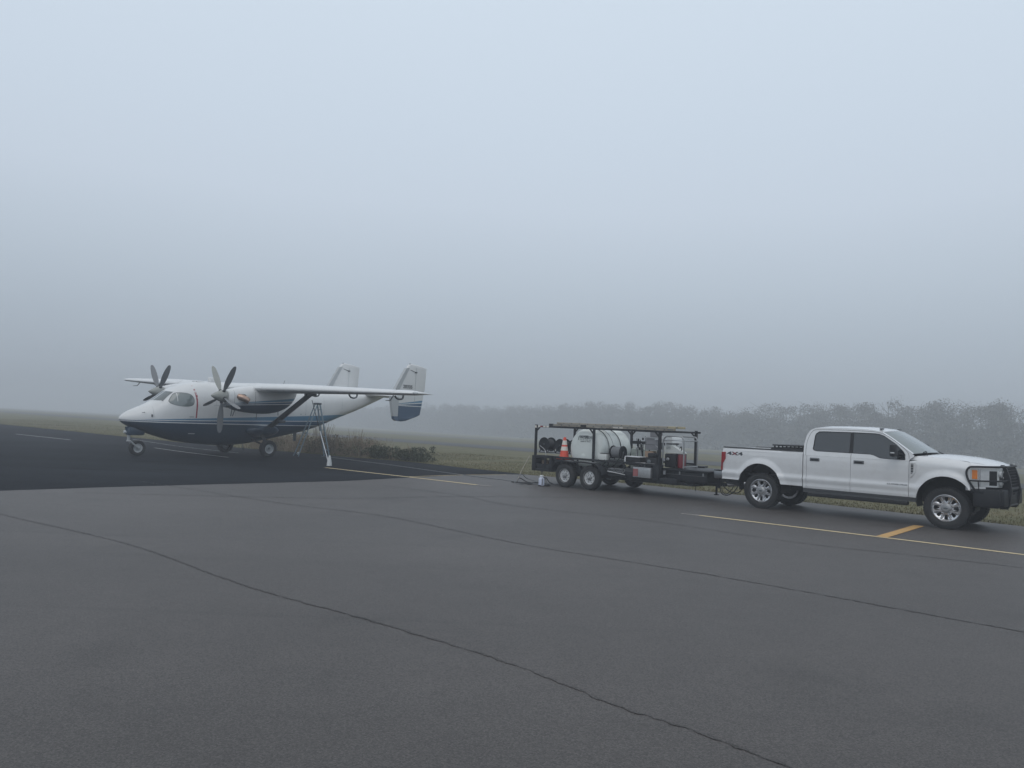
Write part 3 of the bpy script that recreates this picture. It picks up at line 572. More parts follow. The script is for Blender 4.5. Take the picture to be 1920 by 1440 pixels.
for sg in (1, -1):
    # leading-edge slats outboard of the nacelles: slightly proud, with their own seam
    mm = M(); rg = []
    for y in (3.45, 5, 7, 9, 10.4):
        x0, c, z, t = wing_at(y); f = foil(x0+.012, c, z, t*1.04, sg*y, n=22); pts = [p for p in f if x0-p[0] < .17*c]; top = sorted([p for p in pts if p[2] >= z+.0], key=lambda p: p[0]); bot = sorted([p for p in pts if p[2] < z], key=lambda p: -p[0]); top = top[-6:]; bot = bot[:5]; rg.append(top+bot)
    k = min(len(r) for r in rg); mm.loft([r[:k] for r in rg], closed=True); part('leading_edge_slat', mm, plane_white, P, ang=50)
    for y, s, r in ((6.3, 6.05, .10), (9.4, 5.68, .09), (3.9, 6.0, .09)):     # hooked flap hinge fairings
        z = wing_at(y)[2]; mm = M(); mm.tube(smooth_pts([(5-s+.24, sg*y, z-.08), (5-s+.14, sg*y, z-.09-r*.9), (5-s+.0, sg*y, z-.10-r), (5-s-.12, sg*y, z-.10-r*.6), (5-s-.15, sg*y, z-.04)], 4), .032, 8); part('flap_hinge', mm, strut_grey, P)
    y = 9.9; z = wing_at(y)[2]; mm = M(); mm.tube([(5-4.95, sg*y, z-.08), (5-4.82, sg*y, z-.26), (5-4.62, sg*y, z-.27)], [.022, .018, .012], 7); part('aileron_weight', mm, strut_grey, P)
    # aileron and flap seams
    mm = M()
    for y0, y1 in ((3.2, 7.3), (7.35, 10.6)):
        x0, c, z, t = wing_at(y0); x1, c1, z1, t1 = wing_at(y1)
        mm.tube([(x0-c*.74, sg*y0, z+.062*c*.9), (x1-c1*.74, sg*y1, z1+.057*c1*.9)], .008, 5)
    part('flap_gap', mm, seam_grey, P)
    # wing tip lamp
    x0, c, z, t = wing_at(11.0); mm = M(); mm.lathe([(0, -.16), (.035, -.1), (.05, 0), (.035, .08), (0, .12)], (x0-.28, sg*11.02, z+.02), 'X', 12); part('wing_tip_lamp', mm, clear_lens, P)
    # lift strut and its jury fairings
    a, b = Vector((5-5.62, sg*1.28, 1.16)), Vector((5-4.62, sg*5.5, 2.63)); mm = M(); rg = []
    for k in range(7):
        p = a.lerp(b, k/6); c = .36-.06*k/6; rg.append([(p.x+c*.5*math.cos(t), p.y-.05*math.sin(t)*sg*.35, p.z+.055*math.sin(t)) for t in [2*math.pi*j/14 for j in range(14)]])
    mm.loft(rg); part('wing_strut', mm, strut_grey, P, ang=50)
    mm = M(); mm.box((5-4.85, sg*5.40, 2.56), (5-4.42, sg*5.62, 2.68), .03); part('strut_fitting', mm, strut_grey, P)
    mm = M(); mm.lathe([(0, -.22), (.06, -.16), (.085, 0), (.06, .14), (0, .2)], (5-5.35, sg*2.55, 1.47), 'X', 10); part('strut_lamp', mm, strut_grey, P)
    # stub wing that carries main leg and strut
    mm = M(); rg = []
    for y, zc, hc, th in ((.62, .98, .80, .30), (.95, .98, .74, .26), (1.2, 1.02, .62, .22), (1.42, 1.06, .40, .14)):
        rg.append([(5-5.5+hc*math.cos(t), sg*y, zc+th*math.sin(t)) for t in [2*math.pi*j/18 for j in range(18)]])
    mm.loft(rg); part('gear_sponson', mm, fus_paint, P, ang=60)
    # main wheel
    hz_ = .29 if sg > 0 else .20
    mm = M(); mm.tube([(5-5.3, sg*1.12, .95), (5-5.33, sg*1.42, .62), (5-5.33, sg*1.50, hz_)], [.085, .07, .06], 9); mm.tube([(5-5.05, sg*.92, .62), (5-5.2, sg*1.45, .45)], .04, 7); mm.tube([(5-5.33, sg*1.45, hz_), (5-5.33, sg*1.7, hz_)], .05, 8)
    leg = part('main_gear_leg', mm, black_steel, P)
    mm = M(); Rw = .3575
    mm.lathe([(.20, -.12), (.30, -.145), (.335, -.125), (.352, -.07), (Rw, 0), (.352, .07), (.335, .125), (.30, .145), (.20, .12), (.19, .05), (.19, -.05)], (5-5.33, sg*1.73, hz_), 'Y', 36, sg, True); part('tyre', mm, rubber, P, leg)
    mm = M(); mm.lathe([(.05, .02), (.07, .10), (.09, .10), (.10, .055), (.15, .05), (.165, .09), (.197, .115), (.205, .10), (.195, 0), (.1, -.08), (.05, -.08)], (5-5.33, sg*1.73, hz_), 'Y', 28, sg, True); part('wheel_hub', mm, plane_grey, P, leg)
    # nacelle
    NAC = [(2.80, 2.60, 2.10, .25), (2.86, 2.64, 2.02, .30), (3.05, 2.70, 1.89, .37), (3.4, 2.77, 1.81, .42), (3.85, 2.83, 1.765, .44), (4.4, 2.88, 1.75, .44), (4.9, 2.88, 1.81, .425), (5.3, 2.86, 1.95, .38), (5.6, 2.83, 2.16, .28), (5.8, 2.80, 2.42, .16), (5.9, 2.76, 2.62, .06)]
    def nsec(s, n=32):
        zt, zb, w = sinterp(NAC, s); zc = (zt+zb)/2+.02; out = []
        for j in range(n):
            a = 2*math.pi*j/n; c, d = math.cos(a), math.sin(a); out.append((5-s, sg*2.65+w*math.copysign(abs(c)**(2/2.3), c), zc+((zt-zc) if d > 0 else zc-zb)*math.copysign(abs(d)**(2/2.3), d)))
        return out
    mm = M(); mm.loft([nsec(s) for s in (2.80, 2.83, 2.86, 2.95, 3.05, 3.2, 3.4, 3.6, 3.85, 4.1, 4.4, 4.65, 4.9, 5.1, 5.3, 5.45, 5.6, 5.7, 5.8, 5.86, 5.9)]); nac = part('engine_nacelle', mm, nac_paint, P, ang=60)
    nb = BVHTree.FromPolygons([Vector(v) for v in mm.v], mm.f)
    mm = M(); mm.loft([[(5-2.795-.1*k, sg*2.65+.16*r*math.cos(t), 2.03+.075*r*math.sin(t)) for t in [2*math.pi*j/16 for j in range(16)]] for k, r in ((-.35, 1.0), (0, 1.05), (.6, 1.2), (1.8, 1.25))]); part('air_intake', mm, strut_grey, P, nac)
    mm = M(); mm.loft([[(5-2.77+.004*k, sg*2.65+.13*math.cos(t), 2.03+.052*math.sin(t)) for t in [2*math.pi*j/16 for j in range(16)]] for k in (0, 1)]); part('intake_mouth', mm, dark_void, P, nac)
    for yy in (sg*4, 0):
        d = (0, -1 if yy > sg*2.65 else 1, 0); st = 2.65*sg+(2 if yy > 2.65*sg else -2); side = 1 if st > 2.65*sg else -1
        part('exhaust_cutout', decal(dense([(3.12, 2.27), (3.10, 2.40), (3.18, 2.48), (3.38, 2.48), (3.44, 2.36), (3.40, 2.25)], 4), lambda a, b: (5-a, st, b), d, .004, bv=nb), dark_void, P, nac)
        mm = M(); mm.tube([(5-3.12, sg*2.65+side*.34, 2.41), (5-3.22, sg*2.65+side*.47, 2.36), (5-3.36, sg*2.65+side*.56, 2.28), (5-3.44, sg*2.65+side*.60, 2.22)], [.10, .125, .12, .10], 14, cap=False); ex = part('exhaust_stub', mm, brass, P, nac)
        for k, (s, w) in enumerate(((3.80, .012), (2.98, .010))):
            zt, zb, w_ = sinterp(NAC, s); part('cowl_seam', decal(seg([(s, zb+.25), (s+w, zb+.25), (s+w, zt-.06), (s, zt-.06)], 6), lambda a, b: (5-a, st, b), d, .003, bv=nb), seam_grey, P, nac)
    for p0, p1, r in (((5-4.15, sg*2.65, 1.78), (5-4.15, sg*2.65, 1.52), .012), ((5-5.1, sg*2.65, 1.86), (5-5.12, sg*2.65, 1.70), .016), ((5-3.06, sg*2.7, 1.88), (5-3.02, sg*2.72, 1.62), .022), ((5-3.22, sg*2.62, 1.84), (5-3.12, sg*2.66, 1.62), .018)):
        mm = M(); mm.tube([p0, p1], r, 6); part('drain_tube', mm, strut_grey, P, nac)
    # propeller: spinner with five blades
    hx, hy, hz0 = 5-2.64, sg*2.65, 2.375
    mm = M(); mm.lathe([(0, .45), (.035, .42), (.09, .33), (.15, .22), (.205, .10), (.235, 0), (.24, -.12), (.22, -.16), (0, -.17)], (hx, hy, hz0), 'X', 28); prop = part('propeller', mm, prop_pale, P, ang=60)
    for k in range(5):
        a = math.pi+2*math.pi*k/5; rg = []; pit = R(97)
        for r, c, th in ((.14, .085, .085), (.22, .085, .075), (.32, .11, .05), (.45, .18, .035), (.62, .235, .028), (.82, .26, .022), (1.02, .25, .017), (1.2, .22, .013), (1.32, .17, .010), (1.385, .11, .008), (1.41, .03, .006)):
            tw = pit-R(14)*(r-.5); rr = []
            for j in range(12):
                t = 2*math.pi*j/12; ch, thk = c/2*math.cos(t), th/2*math.sin(t)
                lx = ch*math.sin(tw)+thk*math.cos(tw); lt = ch*math.cos(tw)-thk*math.sin(tw)
                rr.append((hx+lx, hy+r*math.sin(a)+lt*math.cos(a), hz0+r*math.cos(a)-lt*math.sin(a)))
            rg.append(rr)
        mm = M(); mm.loft(rg); part('blade', mm, prop_pale if (sg > 0 and k == 2) else prop_grey, P, prop, ang=60)
        mm = M(); mm.tube([(hx, hy+.12*math.sin(a), hz0+.12*math.cos(a)), (hx, hy+.27*math.sin(a), hz0+.27*math.cos(a))], [.065, .058], 12); part('blade_root', mm, black_steel, P, prop)
    # tail fin: plate with rounded lower end and a slat in front
    OUT = [(11.35, 2.80), (11.30, 3.10), (11.84, 4.14), (11.93, 4.30), (12.10, 4.37), (12.55, 4.34), (13.13, 4.22), (13.09, 3.2), (12.98, 2.62), (12.86, 1.96), (12.60, 1.85), (12.31, 1.765), (11.98, 1.66), (11.68, 1.625), (11.50, 1.64), (11.42, 1.75)]
    mm = M(); cxs, czs = 12.2, 3.0; lay = []
    for off, ins in ((-.075, .90), (-.055, .965), (-.02, 1.0), (.02, 1.0), (.055, .965), (.075, .90)):
        lay.append([(5-(cxs+(s-cxs)*(ins if s < 12.6 else 1-(1-ins)*.4)), sg*2.6+off*(1.0 if s < 12.4 else .35), czs+(z-czs)*(1-(1-ins)*.4)) for s, z in OUT])
    mm.loft(lay, cap=False); fs0 = [tuple(t) for t in tessellate_polygon([[Vector((p[0], p[2], 0)) for p in lay[0]]])]; mm.add(lay[0], fs0); mm.add(lay[-1], fs0)
    fin = part('tail_fin', mm, fin_paint, P, ang=40)
    mm = M(); mm.poly([(11.16, 3.12), (11.80, 4.16), (11.98, 4.17), (11.42, 3.12)], [], lambda s, z: (5-s, sg*2.6+.088, z), lambda s, z: (5-s, sg*2.6-.088, z)); part('fin_slat', mm, deice, P, fin)
    mm = M(); mm.poly([(10.95, 2.78), (11.15, 1.86), (11.42, 1.86), (11.42, 2.78)], [], lambda s, z: (5-s, sg*2.6+.088, z), lambda s, z: (5-s, sg*2.6-.088, z)); part('lower_fin_slat', mm, plane_grey, P, fin)
    mm = M(); mm.poly([(11.17, 1.86), (11.20, 1.74), (11.33, 1.655), (11.52, 1.64), (11.42, 1.86)], [], lambda s, z: (5-s, sg*2.6+.084, z), lambda s, z: (5-s, sg*2.6-.084, z)); part('lower_fin_tip', mm, fin_paint, P, fin)
    for o in (.068, -.068):
        mm = M(); mm.tube([(5-12.05, sg*2.6+o, 4.08), (5-12.45, sg*2.6+o, 3.98)], .014, 6); part('rudder_mass_arm', mm, seam_grey, P, fin)
        mm = M(); mm.tube([(5-12.42, sg*2.6+o*.95, 2.5), (5-12.42, sg*2.6+o*.95, 4.2)], .006, 5); part('rudder_hinge_line', mm, plane_grey, P, fin)
        mm = M(); mm.box((5-12.35, sg*2.6+o*1.1-.02, 3.96), (5-12.48, sg*2.6+o*1.1+.02, 4.02), .008); part('trim_tab_horn', mm, strut_grey, P, fin)
    mm = M(); mm.lathe([(0, 0), (.022, .01), (.025, .03), (.012, .05), (0, .055)], (5-12.05, sg*2.6, 4.345), 'Z', 10); part('fin_lamp', mm, black_plastic, P, fin)
    vs_, fs_ = text_mesh('20335', .22, .004)
    mm = M(); mm.add([(5-(11.64+x*1.08) if sg > 0 else 5-(12.30-x*1.08), sg*(2.6+.082), 3.21+z) for x, z, _ in vs_], fs_); part('serial_number', mm, print_dark, P, fin, smooth=False, fixn=False)
# tailplane and small fittings
m = M(); m.loft([foil(5-11.35, 1.55, 2.80, .11, y, camber=-.01) for y in (-2.58, -1.5, 0, 1.5, 2.58)]); part('tailplane', m, plane_white, P, ang=50)
m = M(); m.tube([(5-12.95, -2.3, 2.78), (5-12.95, 2.3, 2.78)], .012, 5); part('elevator_gap', m, seam_grey, P)
m = M(); m.tube([(5-.42, 0, 1.0), (5-.42, 0, .70)], [.16, .11], 12); m.box((5-.95, -.20, .68), (5-.32, .20, 1.02), .08); part('nose_gear_housing', m, fus_paint, P)
m = M(); m.lathe([(0, .05), (.05, .045), (.06, 0), (.05, -.12)], (5-.26, 0, .80), 'X', 14); part('landing_lamp', m, clear_lens, P)
m = M(); m.tube([(5-.42, 0, .86), (5-.42, 0, .50)], [.07, .055], 10); m.tube([(5-.42, 0, .46), (5-.42, .13, .45)], .035, 8); m.tube([(5-.42, 0, .46), (5-.42, -.13, .45)], .035, 8)
for s_ in (.13, -.13): m.tube([(5-.42, s_, .47), (5-.76, s_, .19)], [.035, .03], 8)
m.tube([(5-.76, -.15, .19), (5-.76, .15, .19)], .03, 8); ng = part('nose_gear_leg', m, plane_grey, P)
m = M(); m.lathe([(.17, -.08), (.255, -.105), (.285, -.08), (.30, 0), (.285, .08), (.255, .105), (.17, .08), (.165, 0)], (5-.76, 0, .19), 'Y', 34, 1, True); part('tyre', m, rubber, P, ng)
m = M(); m.lathe([(.03, -.10), (.05, -.10), (.07, -.06), (.13, -.045), (.15, -.075), (.172, -.085), (.172, .085), (.15, .075), (.13, .045), (.07, .06), (.05, .10), (.03, .10)], (5-.76, 0, .19), 'Y', 26, 1, True); part('wheel_hub', m, plane_grey, P, ng)
m = M(); m.box((5-3.75, -.12, 2.88), (5-3.45, .12, 3.10), .04); part('roof_antenna', m, plane_white, P)
m = M(); m.loft([[(5-5.75+.32*math.cos(t)*k, .22*math.sin(t)*k, 2.88+h) for t in [2*math.pi*j/20 for j in range(20)]] for k, h in ((1, 0), (.9, .07), (.55, .11), (.05, .125))]); part('roof_fairing', m, plane_white, P)
m = M(); m.tube([(5-6.9, 0, 2.85), (5-7.02, 0, 3.2)], .010, 5); m.tube([(5-5.0, .3, .38), (5-5.05, .3, .12)], .02, 6); part('whip_antenna', m, strut_grey, P)
m = M(); m.poly([(7.62, .95), (7.80, .95), (7.78, .50), (7.66, .50)], [], lambda s, z: (5-s, .02, z), lambda s, z: (5-s, -.02, z)); part('belly_antenna', m, strut_grey, P)
m = M(); m.box((5-3.2, -.22, 2.86), (5-2.85, .22, 2.915), .03); part('roof_hatch', m, plane_white, P)
for sg in (1, -1):
    mm = M(); mm.tube([(5-.72, sg*.50, 1.60), (5-.70, sg*.60, 1.58), (5-.58, sg*.62, 1.575)], .010, 6); part('pitot_tube', mm, strut_grey, P)
    mm = M(); mm.box((5-.98, sg*.60, 1.43), (5-.94, sg*.672, 1.52), .005); part('static_vane', mm, strut_grey, P)

# ------------------------------------------------------------------ pickup truck (frame: x forward from the front axle, y to the left, z up; the camera looks at the right-hand side, y < 0)
TX, TY, TYAW = 9.782, 16.787, -0.7555
tm = Matrix.Translation((TX, TY, 0)) @ Matrix.Rotation(TYAW, 4, 'Z')
def troot(name, label, cat, org, group=None, roll=None):
    e = bpy.data.objects.new(name, None); COL.objects.link(e); p = tm @ Vector(org); e.location = p; e.rotation_euler = (0, 0, TYAW); tag(e, label, cat, group); return Root(e, org)
def tsolo(name, m, mt, label, cat, org, group=None, **k):
    me = mesh_of(name, m, org, **k); me.materials.append(mt); o = bpy.data.objects.new(name, me); COL.objects.link(o); o.location = tm @ Vector(org); o.rotation_euler = (0, 0, TYAW); tag(o, label, cat, group); return o
T = troot('pickup_truck', 'white four door pickup truck with black grille guard and big tyres', 'truck', (-2.03, 0, 0))
WB = 4.06
PROF = [(.55, .950), (.60, .968), (.66, .985), (.69, .972), (.71, .975), (.80, 1.0), (.835, .998), (.885, .975), (.93, .976), (1.1, .984), (1.28, .980), (1.36, .968)]
def side_y(u, z, ztop, shoulder):
    y = interp(PROF, z)[0]
    for c in (0.0, -WB):
        r = math.hypot(u-c+.01, z-.55); y += .050*(1-ss(.53, .70, r))*ss(.5, .62, z)
    t = ztop-z
    if shoulder and t < shoulder: y -= (1-(t/shoulder))**2*shoulder*.85
    return y
def zlow(u, base):
    z = base
    for c in (-.01, -WB-.01):
        d = abs(u-c)
        if d < .545: z = max(z, .55+math.sqrt(max(0, .545**2-d*d)))
    return z
def side_panel(u0, u1, zb, zt, sg, shoulder=0, nz=22, topfn=None, thick=.03):
    mm = M(); nu = max(2, int((u1-u0)/.018)); cols = []
    for i in range(nu+1):
        u = u0+(u1-u0)*i/nu; b = zlow(u, zb(u)); t = topfn(u) if topfn else zt
        cols.append([(u, sg*side_y(u, b+(t-b)*j/nz, t, shoulder), b+(t-b)*j/nz) for j in range(nz+1)] + [(u, sg*(side_y(u, t, t, shoulder)-thick), t-.004), (u, sg*(side_y(u, b, t, 0)-thick), b+.002)])
    mm.loft(cols); return mm
def fend_top(u): return interp([(-.7, 1.455), (-.55, 1.488), (-.2, 1.475), (.2, 1.445), (.5, 1.40), (.75, 1.355), (.95, 1.30)], u)[0]
for sg in (-1, 1):
    part('bed_side', side_panel(-5.075, -3.025, lambda u: .655 if u < -4 else .635, 1.445, sg, .06), white_paint, T)
    mm = M(); mm.box((-5.08, sg*.86, 1.446), (-3.03, sg*.955, 1.462), .006); part('bed_rail_cap', mm, black_plastic, T)
    mm = M(); mm.box((-5.05, sg*.845, 1.14), (-3.04, sg*.875, 1.445)); part('bed_inner_wall', mm, white_paint, T)
    # sill, B-line and doors
    part('rear_door', side_panel(-2.925, -1.932, lambda u: .60, 1.365, sg), white_paint, T)
    fd = part('front_door', side_panel(-1.924, -.712, lambda u: .60, 1.365, sg), white_paint, T)
    part('cab_corner', side_panel(-3.005, -2.932, lambda u: .60, 1.365, sg), white_paint, T)
    part('front_fender', side_panel(-.703, .455, lambda u: .60 if u < 0 else .84, 1.4, sg, .16, topfn=fend_top), white_paint, T)
    mm = M(); mm.box((-3.0, sg*.90, .56), (-.56, sg*.94, 1.40)); mm.box((-3.02, sg*.80, .5), (-.58, sg*.91, .6)); part('door_seals', mm, seam_grey, T); T.ob.children[-1]['kind'] = 'stuff'
    # upper cab side with the window opening
    def gy(z): return .972-.26*(z-1.36)
    oc = [(-3.005, 1.366), (-3.02, 1.6), (-2.985, 1.82), (-2.93, 1.935), (-2.85, 1.99), (-2.72, 2.02), (-2.3, 2.03), (-1.75, 2.025), (-1.45, 2.0), (-1.28, 1.945), (-1.12, 1.845), (-.90, 1.69), (-.72, 1.555), (-.62, 1.485), (-.70, 1.405), (-.712, 1.366)]
    wo = [(-2.80, 1.52), (-2.785, 1.82), (-2.765, 1.88), (-2.70, 1.928), (-2.6, 1.934), (-1.9, 1.938), (-1.45, 1.932), (-1.36, 1.92), (-1.26, 1.885), (-1.0, 1.715), (-.85, 1.575), (-.80, 1.50), (-.785, 1.388), (-1.22, 1.390), (-1.32, 1.402), (-1.44, 1.452), (-1.52, 1.468), (-2.70, 1.474), (-2.77, 1.488)]
    oc2 = [(p.x, p.y) for p in smooth_pts([(a, b, 0) for a, b in oc[:-1]], 3)]+[oc[-1]]; wo2 = wo
    mm = M(); mm.poly(oc2, [wo2], lambda u, z: (u, sg*gy(z), z), lambda u, z: (u, sg*(gy(z)-.035), z)); up = part('door_frame', mm, white_paint, T, smooth=False)
    mm = M(); mm.poly(wo2, [], lambda u, z: (u, sg*(gy(z)-.012), z), lambda u, z: (u, sg*(gy(z)-.018), z)); part('side_glass', mm, auto_glass, T, up, smooth=False)
    mm = M(); mm.box((-1.965, sg*(gy(1.42)-.006), 1.47), (-1.895, sg*(gy(1.42)-.02), 1.475)); mm = M(); mm.poly([(-1.975, 1.472), (-1.895, 1.472), (-1.915, 1.934), (-1.985, 1.934)], [], lambda u, z: (u, sg*(gy(z)-.006), z), lambda u, z: (u, sg*(gy(z)-.02), z)); part('middle_pillar', mm, black_plastic, T, up)
    ring = wo2+[wo2[0]]; mm = M(); mm.tube([(u, sg*(gy(z)-.002), z) for u, z in ring], .007, 5, cap=False); part('window_trim', mm, black_plastic, T, up)
    sm = [(-2.955, 1.37), (-2.965, 1.6), (-2.93, 1.80), (-2.86, 1.93), (-2.75, 1.975), (-2.3, 1.985), (-1.7, 1.982), (-1.42, 1.965), (-1.22, 1.905), (-1.0, 1.765), (-.82, 1.625), (-.735, 1.53), (-.712, 1.42)]
    mm = M(); mm.tube([(p.x, sg*(gy(p.y)+.0005), p.y) for p in smooth_pts([(a, b, 0) for a, b in sm], 3)], .0045, 4); part('door_seam', mm, seam_grey, T, up)
    mm = M(); mm.tube([(-1.928, sg*gy(1.372), 1.372), (-1.928, sg*gy(1.47), 1.47)], .0045, 4); part('door_seam', mm, seam_grey, T, up)
    # handles
    for u0 in (-2.85, -1.86):
        mm = M(); mm.box((u0, sg*.972, 1.237), (u0+.225, sg*.992, 1.315), .012); h = part('handle', mm, print_grey, T, label='grey door handle')
        mm = M(); mm.box((u0+.03, sg*.99, 1.262), (u0+.20, sg*1.008, 1.292), .010); part('grip', mm, black_plastic, T, h)
    # fender vent
    mm = M(); mm.poly([(-.675, 1.34), (-.575, 1.345), (-.56, 1.30), (-.585, 1.13), (-.675, 1.02)], [], lambda u, z: (u, sg*1.008, z), lambda u, z: (u, sg*.97, z)); v = part('fender_vent', mm, white_steel, T)
    mm = M(); mm.poly([(-.660, 1.318), (-.612, 1.318), (-.616, 1.14), (-.660, 1.09)], [], lambda u, z: (u, sg*1.012, z), lambda u, z: (u, sg*.99, z)); part('vent_mesh', mm, black_plastic, T, v)
    for i, z in enumerate((1.28, 1.225, 1.17, 1.115)):
        mm = M(); mm.box((-.655, sg*1.009, z), (-.62, sg*1.016, z+.028), .003); part('vent_letter_block', mm, dull_metal, T, v)
    # mirror
    mm = M(); mm.tube([(-.86, sg*.93, 1.50), (-.93, sg*1.10, 1.53)], .028, 7); mm.tube([(-.86, sg*.93, 1.44), (-.93, sg*1.10, 1.47)], .022, 7); mi = part('mirror_arm', mm, black_plastic, T); 
    mm = M(); mm.box((-1.02, sg*1.07, 1.445), (-.89, sg*1.31, 1.725), .05); mo = part('mirror', mm, black_plastic, T, mi)
    mm = M(); mm.box((-.99, sg*1.305, 1.52), (-.905, sg*1.318, 1.548), .004); part('mirror_signal', mm, clear_lens, T, mo)
    # arch liners and wheels
    for c in (0.0, -WB):
        mm = M(); rr = [(c-.01+.555*math.cos(t), .55+.555*math.sin(t)) for t in [math.pi*(-.08+1.16*k/22) for k in range(23)]]
        mm.loft([[(u, sg*.955, z) for u, z in rr], [(u, sg*.50, z) for u, z in rr]], closed=False, cap=False); part('wheel_arch_liner', mm, black_plastic, T)
        mm = M(); mm.box((c-.6, sg*.49, .5), (c+.6, sg*.51, 1.15)); part('inner_wheel_well', mm, dark_void, T)
        Rw = .432; oy = sg*.80; uc = c
        mm = M(); mm.lathe([(.27, .115), (.295, .135), (.35, .150), (.395, .146), (.418, .125), (Rw-.012, .095), (Rw-.012, -.095), (.418, -.125), (.35, -.15), (.28, -.13), (.262, -.10), (.262, .09)], (uc, oy, Rw), 'Y', 56, sg, True)
        for k in range(44):
            a = 2*math.pi*k/44; ca, sa = math.cos(a), math.sin(a); rot = Matrix.Rotation(-a, 3, 'Y')
            for yy, w in ((.103, .036), (.035, .028), (-.035, .028), (-.103, .036)):
                aa = a+(math.pi/44 if yy > 0.05 or -.05 < yy < 0 else 0); rot = Matrix.Rotation(-aa, 3, 'Y'); ctr = Vector((uc+(Rw-.006)*math.cos(aa), oy+sg*yy, Rw+(Rw-.006)*math.sin(aa)))
                mm.add([tuple(ctr+rot@Vector((dx*.009, dy*w*.9, dz*.020))) for dz in (-1, 1) for dy in (-1, 1) for dx in (-1, 1)], [(0, 2, 3, 1), (4, 5, 7, 6), (0, 1, 5, 4), (2, 6, 7, 3), (0, 4, 6, 2), (1, 3, 7, 5)])
            ctr = Vector((uc+.408*ca, oy+sg*.137, Rw+.408*sa)); rot = Matrix.Rotation(-a, 3, 'Y')
            mm.add([tuple(ctr+rot@Vector((dx*.018, sg*dy*.008, dz*.014))) for dz in (-1, 1) for dy in (-1, 1) for dx in (-1, 1)], [(0, 2, 3, 1), (4, 5, 7, 6), (0, 1, 5, 4), (2, 6, 7, 3), (0, 4, 6, 2), (1, 3, 7, 5)])
        ty = part('wheel', mm, rubber, T, ang=40)
        mm = M(); mm.lathe([(.215, -.12), (.262, -.10), (.262, .10), (.276, .135), (.284, .132), (.284, .118), (.270, .10), (.270, -.12)], (uc, oy, Rw), 'Y', 48, sg, True); part('rim', mm, chrome, T, ty)
        mm = M(); mm.lathe([(0, .02), (.262, .02)], (uc, oy, Rw), 'Y', 40, sg); part('wheel_shade_disc', mm, dark_void, T, ty)  # flat dark disc painting the shade behind the spoke openings
        mm = M(); mm.lathe([(0, -.105), (.261, -.105)], (uc, oy, Rw), 'Y', 40, sg); part('wheel_back', mm, black_steel, T, ty)
        outer = [(.266*math.cos(t), .266*math.sin(t)) for t in [2*math.pi*k/64 for k in range(64)]]; holes = []
        for k in range(8):
            a = math.pi/2+2*math.pi*k/8; hp = []
            for r, da in ((.142, -.10), (.134, 0), (.142, .10), (.165, .155), (.215, .165), (.233, .12), (.237, 0), (.233, -.12), (.215, -.165), (.165, -.155)): hp.append((r*math.cos(a+da), r*math.sin(a+da)))
            holes.append(hp)
        def dish(x, z):
            r = math.hypot(x, z); return .118-.030*ss(.05, .16, r)+.03*ss(.2, .266, r)
        mm = M(); mm.poly(outer, holes, lambda x, z: (uc+x, oy+sg*dish(x, z), Rw+z), lambda x, z: (uc+x, oy+sg*(dish(x, z)-.045), Rw+z)); part('spoke_face', mm, chrome, T, ty, ang=50)
        for k in range(8):                                     # raised spoke ribs
            a = math.pi/2+2*math.pi*(k+.5)/8; mm2 = M(); r0, r1 = .10, .245; w0, w1 = .014, .022
            mm2.add([(uc+r*math.cos(a)-w*sn*math.sin(a), oy+sg*(dish(r, 0)+h), Rw+r*math.sin(a)+w*sn*math.cos(a)) for r, w in ((r0, w0), (r1, w1)) for sn, h in ((-1, .002), (-.5, .013), (.5, .013), (1, .002))], [(0, 1, 5, 4), (1, 2, 6, 5), (2, 3, 7, 6)]); part('spoke', mm2, chrome, T, ty, ang=50)
        mm = M(); mm.lathe([(.105, .095), (.10, .118), (.075, .135), (.062, .15), (.05, .152), (0, .15)], (uc, oy, Rw), 'Y', 28, sg); part('hub_cap', mm, dull_metal, T, ty)
        mm = M(); mm.loft([[(uc+.042*k*math.cos(t), oy+sg*(.152+.004*(2-k)), Rw+.020*k*math.sin(t)) for t in [2*math.pi*j/20 for j in range(20)]] for k in (1, .85)]); part('centre_badge', mm, strut_grey, T, ty)
        for k in range(8):
            a = 2*math.pi*k/8; mm = M(); mm.lathe([(.010, .10), (.010, .128), (.004, .132)], (uc+.086*math.cos(a), oy, Rw+.086*math.sin(a)), 'Y', 6, sg); part('lug_nut', mm, chrome, T, ty)
    # running board, taillight, bumper corner
    mm = M(); mm.box((-2.88, sg*.86, .42), (-.72, sg*1.02, .50), .02); mm.box((-2.6, sg*.7, .45), (-2.5, sg*.9, .52)); mm.box((-1.1, sg*.7, .45), (-1.0, sg*.9, .52)); part('running_board', mm, black_plastic, T); T.ob.children[-1]['kind'] = 'stuff'
    mm = M(); mm.poly([(-5.095, 1.325), (-4.985, 1.33), (-4.985, 1.16), (-5.055, 1.04), (-5.06, .875), (-5.105, .87)], [], lambda u, z: (u, sg*1.0, z), lambda u, z: (u-.03, sg*.86, z)); tl = part('tail_lamp', mm, red_lens, T)
    mm = M(); mm.poly([(-5.09, 1.08), (-5.065, 1.06), (-5.068, .98), (-5.095, .97)], [], lambda u, z: (u, sg*1.003, z), lambda u, z: (u, sg*.98, z)); part('reverse_lens', mm, machine_red, T, tl)
    # headlamp block, following the corner of the front
    path = [(.458, .968), (.60, .962), (.72, .935), (.82, .885), (.90, .80), (.935, .70), (.945, .60)]
    def wrap(pth, z0, z1, off=0, nn=3):
        pp = smooth_pts([(a, b, 0) for a, b in pth], nn); cx, cy = .3, .5; mm = M(); rg = []
        for p in pp:
            dv = Vector((p.x-cx, p.y-cy)).normalized()*off; rg.append([(p.x+dv.x, sg*(p.y+dv.y), z0), (p.x+dv.x, sg*(p.y+dv.y), z1), (p.x-.04, sg*(p.y-.05), z1), (p.x-.04, sg*(p.y-.05), z0)])
        mm.loft(rg); return mm
